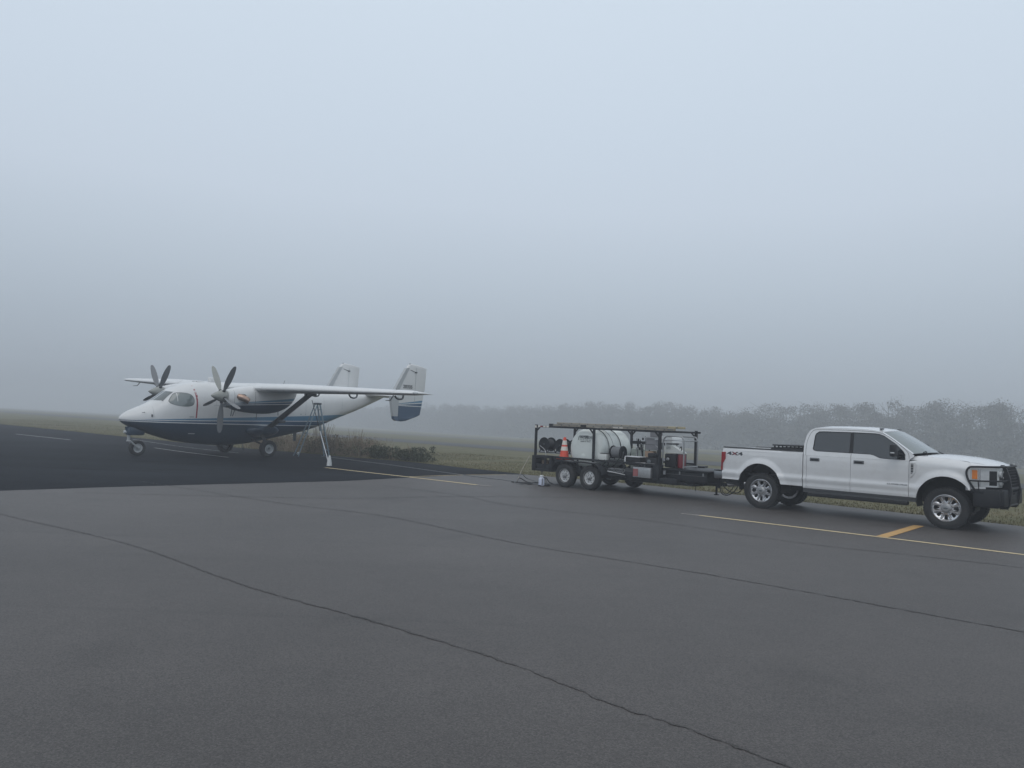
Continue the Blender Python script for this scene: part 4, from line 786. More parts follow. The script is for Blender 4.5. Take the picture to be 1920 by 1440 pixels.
    hl = part('headlamp', wrap(path, .935, 1.30), clear_lens, T)
    part('side_marker', wrap([(.485, .972), (.53, .971), (.575, .969)], 1.085, 1.265, .006), amber_lens, T, hl)
    part('lamp_divider', wrap([(.60, .967), (.63, .962)], .94, 1.29, .006), chrome, T, hl)
    part('lamp_housing', wrap([(.775, .910), (.82, .885), (.87, .84), (.93, .72), (.945, .61)], .97, 1.26, .004), black_plastic, T, hl)
    for z in (1.20, 1.02):
        mm = M(); mm.lathe([(0, .0), (.05, .0), (.062, .02), (.066, .05)], (.915, sg*.74, z), 'X', 18); part('lamp_projector', mm, clear_lens, T, hl)
    pp = smooth_pts([(a, b, 0) for a, b in path], 3); rg = []
    for i, p in enumerate(pp):
        t = i/(len(pp)-1); iu, iy, iz = (.40+.47*t, .80-.05*t, interp([(.4, 1.425), (.55, 1.40), (.72, 1.372), (.82, 1.345), (.87, 1.29)], .40+.47*t)[0]-.004)
        rg.append([(p.x, sg*p.y, 1.302), (p.x, sg*p.y, 1.325), (p.x-.015, sg*(p.y-.012), 1.345), ((p.x+iu)/2, sg*(p.y*.45+iy*.55), 1.345+.75*max(0, iz-1.345)), (iu, sg*iy, iz)])
    mm = M(); mm.loft(rg, closed=False, cap=False); part('corner_panel', mm, white_paint, T, ang=60)
    part('fender_front_skirt', wrap([(.40, .985), (.46, .97), (.60, .962), (.72, .935)], .845, .932), white_paint, T)
    mm = M(); mm.tube([(.44, sg*.975, .935), (.44, sg*.972, 1.32)], .005, 4); part('fender_seam', mm, seam_grey, T)
# cab skin between the two sides: back wall, roof, windscreen
def crown(stn, ny=14, rev=False):
    """stations: (edge u, edge z, centre u, centre z, half width)"""
    mm = M(); rows = []
    for ue, ze, ucn, zcn, w in stn:
        rows.append([(ucn+(ue-ucn)*(abs(-1+2*j/ny)**2.2), w*(-1+2*j/ny), zcn+(ze-zcn)*(abs(-1+2*j/ny)**2.6)) for j in range(ny+1)])
    mm.loft(rows, closed=False, cap=False); return mm
def gyz(z): return .972-.26*(z-1.36)-.004
part('roof', crown([(-3.0, 1.45, -3.03, 1.46, gyz(1.45)), (-3.015, 1.62, -3.03, 1.66, gyz(1.62)), (-2.98, 1.83, -2.99, 1.88, gyz(1.83)), (-2.92, 1.945, -2.93, 1.99, gyz(1.95)), (-2.82, 2.0, -2.82, 2.045, gyz(2.0)), (-2.6, 2.026, -2.6, 2.075, gyz(2.025)), (-2.2, 2.032, -2.2, 2.085, gyz(2.03)), (-1.75, 2.026, -1.72, 2.082, gyz(2.025)), (-1.46, 2.002, -1.36, 2.055, gyz(2.0)), (-1.33, 1.968, -1.18, 2.005, gyz(1.965))], 18), white_paint, T, ang=70)
ws_ = [(-1.32, 1.965, -1.17, 2.002, gyz(1.96)-.03), (-1.10, 1.83, -.92, 1.87, gyz(1.83)-.03), (-.88, 1.68, -.68, 1.72, gyz(1.68)-.03), (-.66, 1.525, -.42, 1.565, gyz(1.52)-.03)]
wsc = part('windscreen', crown(ws_, 16), wind_glass, T, ang=70)
for sg in (-1, 1):
    mm = M(); mm.loft([[(ue+.012, sg*(w+.035), ze), (ue+.012, sg*(w-.045), ze+.012), (ue-.03, sg*(w-.03), ze-.02), (ue-.03, sg*(w+.03), ze-.03)] for ue, ze, _, _, w in ws_]); part('front_pillar', mm, white_paint, T, ang=50)
    mm = M(); mm.tube([(-.50-.02, sg*.62, 1.565), (-.53, sg*.30, 1.595), (-.50, sg*.02, 1.60)], .011, 5); mm.tube([(-.44, sg*.62, 1.53), (-.52, sg*.45, 1.585)], .013, 5); part('wiper', mm, black_plastic, T, wsc)
mm = M(); mm.loft([[(ue+.01, w*(-1+2*j/14), ze) if 0 else (uc_+(ue-uc_)*(abs(-1+2*j/14)**2.2)+o, w*(-1+2*j/14), zc_+(ze-zc_)*(abs(-1+2*j/14)**2.6)+h) for j in range(15)] for (ue, ze, uc_, zc_, w), o, h in (((-.66, 1.52, -.44, 1.56, .70), 0, -.012), ((-.56, 1.485, -.33, 1.535, .70), 0, -.016))], closed=False, cap=False); part('cowl_grille', mm, black_plastic, T)
for yy in (-.62, .62):
    mm = M(); mm.box((-1.42, yy-.045, 2.028), (-1.34, yy+.045, 2.062), .012); part('roof_marker_lamp', mm, print_grey, T)
hood = part('hood', crown([(-.585, 1.475, -.35, 1.53, .835), (-.30, 1.475, -.20, 1.545, .83), (0, 1.462, .05, 1.535, .825), (.3, 1.435, .35, 1.512, .815), (.55, 1.40, .60, 1.475, .80), (.72, 1.372, .80, 1.43, .785), (.82, 1.345, .91, 1.385, .77), (.86, 1.31, .965, 1.33, .76), (.87, 1.28, .975, 1.28, .75)], 22), white_paint, T, ang=60)
for sg in (-1, 1):
    mm = M(); mm.loft([[(u, sg*.838, fend_top(u)-.002), (u, sg*.822, fend_top(u)-.006)] for u in (-.30, 0, .3, .5)], closed=False, cap=False); part('hood_gap', mm, seam_grey, T, hood)
mm = M(); mm.box((.90, -.60, .93), (.945, .60, 1.29), .02); gr = part('grille', mm, black_plastic, T)
for z in (1.0, 1.12, 1.24):
    mm = M(); mm.box((.94, -.58, z-.02), (.965, .58, z+.02), .008); part('grille_bar', mm, chrome, T, gr)
mm = M(); mm.lathe([(0, 0), (.11, 0), (.10, .012), (0, .014)], (.968, 0, 1.12), 'X', 24); part('front_badge', mm, strut_grey, T, gr)
# bed floor, tailgate, back, undercarriage
mm = M(); mm.box((-5.05, -.86, .80), (-3.03, .86, .84)); part('bed_floor', mm, black_plastic, T)
mm = M(); mm.box((-5.10, -.86, .86), (-5.04, .86, 1.435), .015); tg = part('tailgate', mm, white_paint, T)
mm = M(); mm.box((-5.115, -.13, 1.22), (-5.095, .13, 1.30), .01); part('tailgate_handle', mm, black_plastic, T, tg)
mm = M(); mm.box((-3.04, -.86, .80), (-3.015, .86, 1.43)); part('bed_headboard', mm, white_paint, T)
mm = M(); mm.poly([(-.66, 1.50), (.66, 1.50), (.62, 1.86), (-.62, 1.86)], [], lambda y, z: (-3.055+.06*ss(1.5, 1.9, z), y, z), lambda y, z: (-3.0, y, z)); part('rear_window', mm, auto_glass, T)
mm = M(); mm.box((-5.33, -.95, .645), (-5.075, .95, .838), .03); rb = part('rear_bumper', mm, mat('weathered_bumper_chrome', (.22, .23, .24), .3, metal=.8, var=.2), T)
mm = M(); mm.box((-5.33, -.94, .838), (-5.07, .94, .858), .006); part('bumper_step', mm, black_plastic, T, rb)
mm = M(); mm.box((-5.05, -.50, .50), (.75, -.40, .66)); mm.box((-5.05, .40, .50), (.75, .50, .66)); mm.box((-5.0, -.5, .52), (-4.9, .5, .62)); mm.box((-3.2, -.45, .52), (-3.1, .45, .62)); mm.box((-1.0, -.45, .48), (-.9, .45, .6)); o = part('chassis_frame', mm, black_steel, T); o['kind'] = 'stuff'
for u in (0, -WB):
    mm = M(); mm.tube([(u, -.72, .43), (u, .72, .43)], .06, 10); part('axle', mm, black_steel, T)
    mm = M(); mm.lathe([(.0, -.12), (.12, -.08), (.16, 0), (.12, .08), (0, .12)], (u, .08, .43), 'X', 14); part('differential', mm, black_steel, T)
mm = M(); mm.box((-2.7, .2, .46), (-1.2, .75, .78), .05); part('fuel_tank', mm, black_plastic, T)
mm = M(); mm.box((-1.2, -.4, .5), (.6, .4, .9), .05); part('engine_underside', mm, dark_void, T)
mm = M(); mm.tube([(-4.6, -.62, .56), (-5.02, -.78, .50)], .065, 14, cap=False); part('exhaust_pipe', mm, chrome, T)
for sg in (-1, 1):
    mm = M(); mm.poly([(-5.06, .66), (-4.62, .62), (-4.60, .50), (-4.98, .53)], [], lambda u, z: (u, sg*.90, z), lambda u, z: (u, sg*.80, z)); part('bumper_valance', mm, black_plastic, T)
mm = M(); mm.box((-5.42, -.04, .44), (-5.0, .04, .52), .006); mm.box((-5.32, -.30, .60), (-5.24, .30, .66)); o = part('receiver_hitch', mm, black_steel, T); o['kind'] = 'stuff'
mm = M(); mm.box((-5.345, -.72, .38), (-5.285, -.64, .82), .008); part('bumper_bracket', mm, black_steel, T)
# stickers
vs_, fs_ = text_mesh('4X4', .115, .004)
mm = M(); mm.add([(-4.955+x*2.15, -side_y(-4.7, 1.3, 1.445, .06)-.004, 1.262+z*1.0) for x, z, _ in vs_], fs_); part('bed_decal', mm, print_dark, T, smooth=False, fixn=False)
mm = M(); mm.tube([(-4.80, -.986, 1.268), (-4.70, -.987, 1.330)], .009, 4); part('bed_decal_stroke', mm, print_red, T)
mm = M(); mm.tube([(-4.80, -.986, 1.330), (-4.70, -.987, 1.268)], .009, 4); part('bed_decal_stroke', mm, print_red, T)
vs_, fs_ = text_mesh('6.7L POWER STROKE', .048, .0015)
mm = M(); mm.add([(-1.14+x*.92, -1.004, .838+z*.9) for x, z, _ in vs_], fs_); part('door_badge', mm, print_grey, T, smooth=False, fixn=False)
# grille guard
mm = M(); mm.box((.50, -.99, .52), (.98, -.60, .90), .05); mm.box((.50, .60, .52), (.98, .99, .90), .05); mm.box((.84, -.9, .54), (1.04, .9, .90), .04); mm.box((.46, -1.0, .80), (.70, -.9, .88), .02); gg = part('front_bumper', mm, black_steel, T); gg['kind'] = 'stuff'
PL = [(.90, 1.385), (.86, 1.34), (.90, .95), (.84, .55), (.90, .485), (1.02, .49), (1.055, .55), (1.095, .86), (1.06, 1.12), (1.0, 1.31), (.95, 1.385)]
for y in (-.46, -.02, .42):
    if y == -.02: continue
    mm = M(); mm.poly(PL, [], lambda u, z: (u, y-.035, z), lambda u, z: (u, y+.035, z)); part('guard_upright', mm, black_steel, T, gg, smooth=False)
for z, u in ((1.345, .965), (.90, 1.05), (.56, 1.03)):
    mm = M(); mm.tube([(u, -.44, z), (u, .41, z)], .024, 10); part('guard_crossbar', mm, black_steel, T, gg)
mm = M()
for k in range(15): mm.tube([(1.02-.04*abs(k-7)/7, -.42+.058*k, .62), (1.055, -.42+.058*k, .9), (.985, -.42+.058*k, 1.33)], .006, 4)
for k in range(12): z = .64+.058*k; mm.tube([(interp([(.6, 1.03), (.9, 1.055), (1.33, .985)], z)[0], -.44, z), (interp([(.6, 1.03), (.9, 1.055), (1.33, .985)], z)[0], .41, z)], .006, 4)
o = part('guard_mesh', mm, black_steel, T, gg); o['kind'] = 'stuff'
for sg in (-1, 1):
    ym = .44 if sg > 0 else .46
    mm = M(); mm.tube(smooth_pts([(.955, sg*ym, 1.352), (.93, sg*.80, 1.35), (.80, sg*.97, 1.345), (.55, sg*1.03, 1.335), (.445, sg*1.035, 1.315), (.395, sg*1.035, 1.22), (.42, sg*1.03, 1.08), (.50, sg*1.02, .93), (.55, sg*1.0, .85)], 5), .021, 9); part('lamp_loop', mm, black_steel, T, gg)
    mm = M(); mm.tube(smooth_pts([(1.02, sg*ym, 1.07), (.96, sg*.80, 1.065), (.82, sg*.97, 1.06), (.60, sg*1.03, 1.052), (.43, sg*1.03, 1.05)], 4), .017, 8); part('lamp_crossbar', mm, black_steel, T, gg)
    mm = M(); mm.tube([(.60, sg*1.025, 1.05), (.615, sg*1.01, .87)], .009, 6); part('lamp_bar_stay', mm, black_steel, T, gg)
# tool box in the bed
tb = troot('truck_tool_box', 'low black slotted box standing in the truck bed behind the cab', 'tool box', (-3.55, 0, .84))
mm = M(); mm.box((-3.93, -.72, .84), (-3.12, .80, 1.505), .02); part('body', mm, black_plastic, tb)
mm = M(); mm.box((-3.90, -.70, 1.545), (-3.10, .80, 1.575), .01); part('top_rack', mm, black_plastic, tb)
for k in range(8):
    mm = M(); mm.box((-3.86+k*.10, -.69, 1.50), (-3.83+k*.10, -.66, 1.55)); part('rack_post', mm, black_plastic, tb)

# ------------------------------------------------------------------ equipment trailer
G = troot('equipment_trailer', 'black twin axle equipment trailer with open pipe cage hitched to the white truck', 'trailer', (-9.2, 0, 0))
mm = M(); mm.box((-11.45, -.97, .52), (-6.95, .97, .60)); dk = part('deck', mm, black_steel, G)
for sg in (-1, 1):
    mm = M(); mm.box((-11.45, sg*.93, .42), (-6.95, sg*.99, .62), .01); part('side_beam', mm, black_steel, G)
    mm = M(); mm.tube([(-11.42, sg*.96, .855), (-6.94, sg*.96, .855)], .028, 8, sq=True); part('side_rail', mm, black_steel, G)
    for u in (-11.42, -9.18, -6.95):
        mm = M(); mm.tube([(u, sg*.96, .60), (u, sg*.96, 1.82 if u < -11 or (sg > 0 and u > -7) else 1.77)], .030 if u != -6.95 else .034, 8, sq=True); part('cage_post', mm, black_steel, G)
    for u in (-10.7, -10.3, -9.75, -8.65, -8.1, -7.55):
        mm = M(); mm.tube([(u, sg*.96, .60), (u, sg*.96, .85)], .020, 8, sq=True); part('rail_post', mm, black_steel, G)
    mm = M(); mm.tube([(-11.45, sg*.96, 1.765), (-6.82, sg*.96, 1.765)], .026, 8, sq=True); part('cage_rail', mm, black_steel, G)
    for u, d in ((-11.42, 1), (-9.18, -1), (-9.18, 1), (-6.95, -1)):
        if d == 1 and u == -9.18 and sg < 0: continue
        mm = M(); mm.tube([(u, sg*.96, 1.60), (u+d*.15, sg*.96, 1.75)], .018, 6, sq=True); part('cage_brace', mm, black_steel, G)
    for u in (-10.045, -9.135):
        Rt = .352; oy = sg*1.10
        mm = M(); mm.lathe([(.19, .085), (.215, .105), (.27, .112), (.315, .104), (.340, .085), (Rt, .04), (Rt, -.04), (.340, -.085), (.27, -.11), (.2, -.09), (.187, -.06), (.187, .07)], (u, oy, Rt), 'Y', 44, sg, True); ty = part('wheel', mm, rubber, G, ang=40)
        mm = M(); mm.lathe([(.15, -.07), (.185, -.06), (.185, .06), (.203, .098), (.212, .096), (.210, .08), (.195, .05), (.195, -.08)], (u, oy, Rt), 'Y', 40, sg, True); part('rim', mm, white_steel, G, ty)
        outer = [(.190*math.cos(t), .190*math.sin(t)) for t in [2*math.pi*k/48 for k in range(48)]]; holes = []
        for k in range(8):
            a = 2*math.pi*(k+.5)/8; holes.append([(.132*math.cos(a)+.019*math.cos(b), .132*math.sin(a)+.019*math.sin(b)) for b in [2*math.pi*j/8 for j in range(8)]])
        mm = M(); mm.poly(outer, holes, lambda x, z: (u+x, oy+sg*(.058-.02*ss(.08, .19, math.hypot(x, z))), Rt+z), lambda x, z: (u+x, oy+sg*.03, Rt+z)); part('wheel_disc', mm, white_steel, G, ty, ang=50)
        mm = M(); mm.lathe([(0, .02), (.17, .02)], (u, oy, Rt), 'Y', 24, sg); part('wheel_shade_disc', mm, dark_void, G, ty)  # dark sheet in place of the shade seen through the disc holes
        mm = M(); mm.lathe([(.062, .055), (.058, .09), (.040, .10), (.036, .135), (.02, .145), (0, .145)], (u, oy, Rt), 'Y', 18, sg); part('hub_cap', mm, dull_metal, G, ty)
        for k in range(6):
            a = 2*math.pi*k/6; mm = M(); mm.lathe([(.009, .05), (.009, .085), (.004, .09)], (u+.078*math.cos(a), oy, Rt+.078*math.sin(a)), 'Y', 6, sg); part('lug_nut', mm, black_steel, G, ty)
    FP = [(-10.53, .46), (-10.47, .62), (-10.33, .735), (-10.15, .785), (-9.03, .785), (-8.85, .735), (-8.71, .62), (-8.65, .46)]
    fp = smooth_pts([(a, 0, b) for a, b in FP], 3); mm = M(); mm.loft([[(p.x, sg*.985, p.z), (p.x, sg*1.245, p.z), (p.x, sg*1.245, p.z-.03), (p.x, sg*1.235, p.z-.03), (p.x, sg*1.235, p.z-.008), (p.x, sg*.985, p.z-.008)] for p in fp]); part('fender', mm, black_steel, G, ang=30)
    for u in (-10.02, -9.16):
        mm = M(); mm.box((u-.02, sg*1.0, .787), (u+.20, sg*1.20, .793)); part('fender_step', mm, dull_metal, G)
    mm = M(); mm.box((-9.64, sg*1.0, .50), (-9.54, sg*1.04, .66)); part('spring_hanger', mm, black_steel, G)
    mm = M(); mm.tube([(-10.05, sg*.88, .40), (-9.8, sg*.88, .47), (-9.59, sg*.88, .5), (-9.4, sg*.88, .47), (-9.13, sg*.88, .40)], .03, 6, sq=True); part('leaf_spring', mm, black_steel, G)
for u in (-10.045, -9.135):
    mm = M(); mm.tube([(u, -1.0, .352), (u, 1.0, .352)], .045, 8); part('axle', mm, black_steel, G)
for u in (-11.42, -9.18, -6.95):
    mm = M(); mm.tube([(u, -.96, 1.765), (u, .96, 1.765)], .024, 8, sq=True); part('cage_crossbar', mm, black_steel, G)
mm = M(); mm.tube([(-9.18, .955, 1.39), (-8.0, .955, 1.39)], .045, 8, sq=True); part('cage_shelf_rail', mm, black_steel, G)
for u in (-8.93, -8.2):
    mm = M(); mm.tube([(u, .955, .86), (u, .955, 1.37)], .028, 8, sq=True); part('shelf_post', mm, black_steel, G)
# reel cabinet at the tail, open-fronted
mm = M()
for a, b in (((-11.50, -1.02, .80), (-10.70, -.50, .87)), ((-11.50, -1.02, .40), (-10.70, -.50, .47)), ((-11.50, -1.02, .40), (-11.36, -.50, .87)), ((-10.80, -1.02, .40), (-10.70, -.50, .87))): mm.box(a, b, .006)
mm.box((-11.02, -1.0, .45), (-10.96, -.95, .82)); o = part('tail_cabinet', mm, black_steel, G); o['kind'] = 'stuff'
mm = M(); mm.box((-11.34, -.98, .50), (-10.85, -.62, .60), .02); part('cabinet_tray', mm, dull_metal, G)
mm = M(); mm.box((-11.30, -.80, .60), (-11.05, -.60, .74), .03); part('folded_tarp', mm, cardboard, G)
mm = M(); mm.box((-11.47, -.5, .40), (-11.40, .97, .60)); part('rear_beam', mm, black_steel, G)
# lower frame, front platform, tongue
mm = M(); mm.box((-8.60, -.95, .36), (-6.40, .95, .52), .01); mm.poly([(-7.95, .36), (-5.98, .36), (-5.98, .40), (-6.6, .46), (-7.95, .46)], [], lambda u, z: (u, -.80, z), lambda u, z: (u, .80, z)); o = part('front_frame', mm, black_steel, G); o['kind'] = 'stuff'
mm = M(); mm.box((-6.96, -.80, .735), (-5.55, .80, .785), .008); part('front_platform', mm, black_steel, G)
mm = M(); mm.box((-6.90, -.72, .46), (-5.64, .74, .735), .015); part('front_locker', mm, black_steel, G)
for u in (-6.45, -5.75):
    mm = M(); mm.box((u-.02, -.735, .64), (u+.02, -.72, .72), .004); part('locker_latch', mm, dull_metal, G)
mm = M(); mm.box((-6.86, -.728, .63), (-5.68, -.722, .64)); part('locker_seam', mm, seam_grey, G)
for sg in (-1, 1):
    mm = M(); mm.tube([(-6.9, sg*.72, .40), (-5.70, sg*.06, .42)], .045, 8, sq=True); part('drawbar', mm, black_steel, G)
mm = M(); mm.box((-5.95, -.05, .38), (-5.45, .05, .47), .01); part('coupler', mm, black_steel, G)
mm = M(); mm.lathe([(0, .10), (.03, .10), (.045, .06), (.05, 0), (.03, -.06), (0, -.06)], (-5.42, 0, .50), 'Z', 14); part('ball_socket', mm, black_steel, G)
mm = M(); mm.box((-6.25, -.12, .412), (-5.98, -.02, .425)); part('coupler_plate', mm, refl_white, G)
mm = M(); mm.tube([(-5.80, .10, .14), (-5.80, .10, .80)], .03, 8); mm.lathe([(.07, 0), (.07, .02)], (-5.80, .10, .12), 'Z', 14); o = part('tongue_jack', mm, black_steel, G)
mm = M(); mm.tube([(-6.32, -.1, .36), (-6.32, -.1, .18)], .008, 5); part('hanging_cable', mm, hose_black, G)
for yy, sag, uu in ((-.12, .23, -5.0), (.14, .19, -5.05)):
    ch = smooth_pts([(-5.62, yy*.6, .40), (-5.50, yy*1.6, .40-sag*.8), (-5.33, yy*2.0, .40-sag), (-5.16, yy*1.6, .40-sag*.6), (-5.05, yy, .46)], 6)
    mm = M(); mm.tube(ch, .013, 6); part('safety_chain', mm, black_steel, G)
mm = M(); mm.tube(smooth_pts([(-5.6, .05, .46), (-5.48, -.2, .30), (-5.35, -.25, .20), (-5.22, -.22, .30), (-5.15, -.1, .50)], 5), .011, 6); part('wiring_loop', mm, hose_black, G)
mm = M(); mm.box((-7.05, .55, .785), (-6.55, .97, .83), .005); mm.tube([(-6.62, .82, .80), (-6.50, .62, .80)], .03, 6, sq=True); o = part('front_stub', mm, black_steel, G); o['kind'] = 'stuff'
# reflective tape at the tail
for k, (mt, u) in enumerate(((refl_white, -11.445), (refl_white, -11.33), (print_red, -11.24), (refl_white, -11.12), (refl_white, -10.99))):
    mm = M(); mm.box((u, -.989, 1.745 if k else 1.72), (u+(.06 if k == 0 else .10), -.992, 1.79), 0); part('tape', mm, mt, G)

# load on the trailer -------------------------------------------------
def tankparts():
    tk = troot('water_tank', 'large white round water tank lying across the trailer', 'water tank', (-9.60, 0, .565)); cx, cz, Rr = -9.60, 1.165, .60
    mm = M(); prof = [(0, -.86), (.32, -.855), (.49, -.838), (.555, -.80), (.588, -.74), (Rr, -.66)]
    for y in (-.50, -.48, -.40, -.38, -.02, 0.0, .42, .44): prof.append((Rr-(.012 if y in (-.48, -.40, 0.0, .42) else 0), y))
    prof += [(Rr, .60), (.588, .68), (.555, .74), (.49, .775), (.30, .79), (0, .80)]
    mm.lathe([(r, h) for r, h in prof], (cx, 0, cz), 'Y', 64); part('shell', mm, white_plastic, tk, ang=50)
    for y, r in ((-.44, .010), (-.23, .006), (.16, .012)):
        mm = M(); mm.tube([(cx+(Rr+.004)*math.cos(t), y, cz+(Rr+.004)*math.sin(t)) for t in [2*math.pi*k/48 for k in range(49)]], r, 5, cap=False); part('hold_down_band', mm, black_plastic if r > .008 else print_grey, tk)
    mm = M(); mm.lathe([(.075, -.856), (.085, -.872), (.07, -.878), (0, -.876)], (-9.62, 0, .93), 'Y', 20); part('drain_boss', mm, white_plastic, tk)
    mm = M(); mm.lathe([(.17, 0), (.17, .05), (.15, .07), (0, .075)], (cx, -.1, cz+Rr-.015), 'Z', 24); part('lid', mm, white_plastic, tk)
    mm = M(); mm.box((-10.1, -.60, .60), (-9.1, -.50, .70)); mm.box((-10.1, .5, .60), (-9.1, .6, .70)); o = part('cradle', mm, black_steel, tk); o['kind'] = 'stuff'
    # printed sign on the end cap
    vs_, fs_ = text_mesh('WATERBOYS', .11, .003); mm = M(); mm.add([(-9.765+x*.70, -.866, 1.463+z*.95) for x, z, _ in vs_], fs_); lg = part('company_sign', mm, print_dark, tk, smooth=False, fixn=False)
    mm = M()
    for a, b in (((-9.83, 1.415), (-9.79, 1.535)), ((-9.79, 1.535), (-9.45, 1.545))):
        d = Vector((b[0]-a[0], b[1]-a[1])).normalized(); n_ = Vector((-d.y, d.x))*.009; mm.add([(a[0]+n_.x, -.868, a[1]+n_.y), (a[0]-n_.x, -.868, a[1]-n_.y), (b[0]-n_.x, -.868, b[1]-n_.y), (b[0]+n_.x, -.868, b[1]+n_.y)], [(0, 1, 2, 3)])
    part('sign_roof_stroke', mm, print_dark, tk, lg, smooth=False, fixn=False)
    rn = random.Random(4)
    for z, u0, u1, h in ((1.415, -9.77, -9.36, .026), (1.365, -9.74, -9.38, .030)):
        mm = M(); u = u0
        while u < u1:
            w = rn.uniform(.010, .024); mm.add([(u, -.867, z), (u+w, -.867, z), (u+w, -.867, z+h*rn.uniform(.6, 1)), (u, -.867, z+h*rn.uniform(.6, 1))], [(0, 1, 2, 3)]); u += w+(.006 if rn.random() < .8 else .03)
        o = part('sign_small_print', mm, print_grey, tk, lg, smooth=False, fixn=False); o['kind'] = 'stuff'
tankparts()
def reel(u, y, z, Rr, width, axis, label, hose_m, group, ang=0, hr=.72, stand=True):
    rt = troot('hose_reel', label, 'hose reel', (u, y, z-Rr-.04), group)
    if ang: rt.ob.rotation_euler = (0, 0, TYAW+ang)
    ax = axis
    for s in (-1, 1):
        mm = M(); mm.lathe([(0, -.006), (Rr*.9, -.006), (Rr, -.014), (Rr+.006, 0), (Rr, .014), (Rr*.9, .006), (0, .006)], (u+(s*width/2 if ax == 'X' else 0), y+(s*width/2 if ax == 'Y' else 0), z), ax, 36); fl = part('flange', mm, black_steel, rt)
        if s == (1 if ax == 'X' else -1):
            mm = M(); mm.lathe([(.025, 0), (.025, .02), (.015, .03), (0, .03)], (u+(s*width/2 if ax == 'X' else 0), y+(s*width/2 if ax == 'Y' else 0), z), ax, 14, s); part('hub', mm, strut_grey, rt, fl)
    mm = M(); n = int(width/.034); pr = []
    for k in range(n*6+1): h = -width/2+.012+(width-.024)*k/(n*6); pr.append((Rr*hr+.012*abs(math.sin(math.pi*k/6)), h))
    mm.lathe(pr, (u, y, z), ax, 30); part('wound_hose', mm, hose_m, rt, ang=80)
    if stand:
        mm = M(); o = width/2+.03
        for s in (-1, 1):
            for q in (-1, 1):
                p0 = (u+(s*o if ax == 'X' else 0), y+(s*o if ax == 'Y' else 0), z); p1 = (u+(s*o if ax == 'X' else q*Rr*.75), y+(s*o if ax == 'Y' else q*Rr*.75), z-Rr-.04); mm2 = M(); mm2.tube([p0, p1], .016, 6); part('stand_leg', mm2, black_steel, rt)
        mm = M(); mm.box((u-(o if ax == 'X' else Rr*.8), y-(o if ax == 'Y' else Rr*.8), z-Rr-.045), (u+(o if ax == 'X' else Rr*.8), y+(o if ax == 'Y' else Rr*.8), z-Rr-.03)); part('base_plate', mm, black_steel, rt)
    return rt
gname = 'hose reels on the trailer'
reel(-11.36, -.46, 1.21, .215, .34, 'Y', 'black hose reel at the tail corner of the trailer above the open cabinet', hose_black, gname)
reel(-10.77, -.42, 1.20, .20, .30, 'Y', 'black hose reel just behind the orange cone, second from the trailer tail', hose_black, gname)
reel(-10.33, -.30, 1.20, .20, .30, 'Y', 'black hose reel half hidden between the cone and the white tank', hose_black, gname)
reel(-8.48, -.72, 1.12, .185, .34, 'X', 'black reel wound with grey hose in front of the white tank', hose_grey, gname, hr=.80)
mm = M(); mm.tube(smooth_pts([(-11.35, -.84, 1.17), (-11.22, -.88, 1.12), (-11.08, -.92, 1.05), (-11.0, -.95, .93), (-11.0, -.96, .84)], 6), .012, 7); tsolo('spray_lance', mm, dull_metal, 'thin grey lance hose curving down from the tail reel', 'hose', (-11.0, -.96, .84))
# traffic cone
cn = troot('traffic_cone', 'orange traffic cone with two white bands standing beside the tank', 'traffic cone', (-10.43, -.76, .80))
mm = M(); mm.box((-10.61, -.93, .80), (-10.25, -.59, .83), .01); part('base', mm, orange_plastic, cn)
mm = M(); mm.lathe([(.150, .03), (.142, .05), (.122, .22), (.120, .22), (.040, .66), (.034, .67), (0, .67)], (-10.43, -.76, .80), 'Z', 28); part('body', mm, orange_plastic, cn, ang=50)
for z0, z1 in ((.265, .385), (.44, .57)):
    f = lambda z: .120-(z-.22)/.44*.080+.003
    mm = M(); mm.lathe([(f(z0), z0), (f(z1), z1), (f(z1)-.004, z1), (f(z0)-.004, z0)], (-10.43, -.76, .80), 'Z', 28, 1, True); part('white_band', mm, refl_white, cn)
mm = M(); mm.box((-10.75, -.95, .60), (-10.15, -.5, .80), .01); tsolo('storage_crate', mm, black_plastic, 'black crate under the orange traffic cone', 'crate', (-10.45, -.72, .60))
# white box, battery kit, checker-plate box
wb = troot('white_box', 'small white box with two bolts and black lid beside the grey hose reel', 'box', (-8.87, -.88, .80))
mm = M(); mm.box((-9.03, -.96, .83), (-8.72, -.80, 1.055), .012); part('body', mm, machine_white, wb)
mm = M(); mm.box((-8.95, -.94, 1.056), (-8.73, -.82, 1.078), .006); part('lid', mm, black_plastic, wb)
for u in (-8.98, -8.77):
    mm = M(); mm.lathe([(0, 0), (.014, 0), (.012, .012), (0, .014)], (u, -.96, .885), 'Y', 10, -1); part('bolt', mm, black_steel, wb)
bt = troot('battery_box', 'black battery box with white edging on the trailer deck right of the grey hose reel', 'battery box', (-7.88, -.80, .80))
mm = M(); mm.box((-8.07, -.93, .80), (-7.60, -.62, 1.02), .015); part('body', mm, black_plastic, bt)
mm = M(); mm.box((-8.09, -.95, 1.02), (-7.60, -.60, 1.045), .01); part('lid', mm, white_steel, bt)
mm = M(); mm.box((-8.095, -.955, .86), (-8.055, -.945, 1.02), .003); part('strap', mm, white_steel, bt)
db = troot('checker_plate_box', 'dull silver checker plate tool box with black lid under the trailer rail', 'tool box', (-7.41, -.98, .48))
mm = M(); mm.box((-7.70, -1.10, .49), (-7.13, -.995, .775), .01); part('body', mm, diamond, db)
mm = M(); mm.box((-7.71, -1.11, .778), (-7.12, -.995, .80), .005); part('lid', mm, black_plastic, db)
mm = M(); mm.box((-7.72, -.98, .858), (-7.10, -.60, .885), .008); tsolo('white_board', mm, white_steel, 'flat white board lying on the side rail above the checker plate box', 'board', (-7.41, -.8, .858))
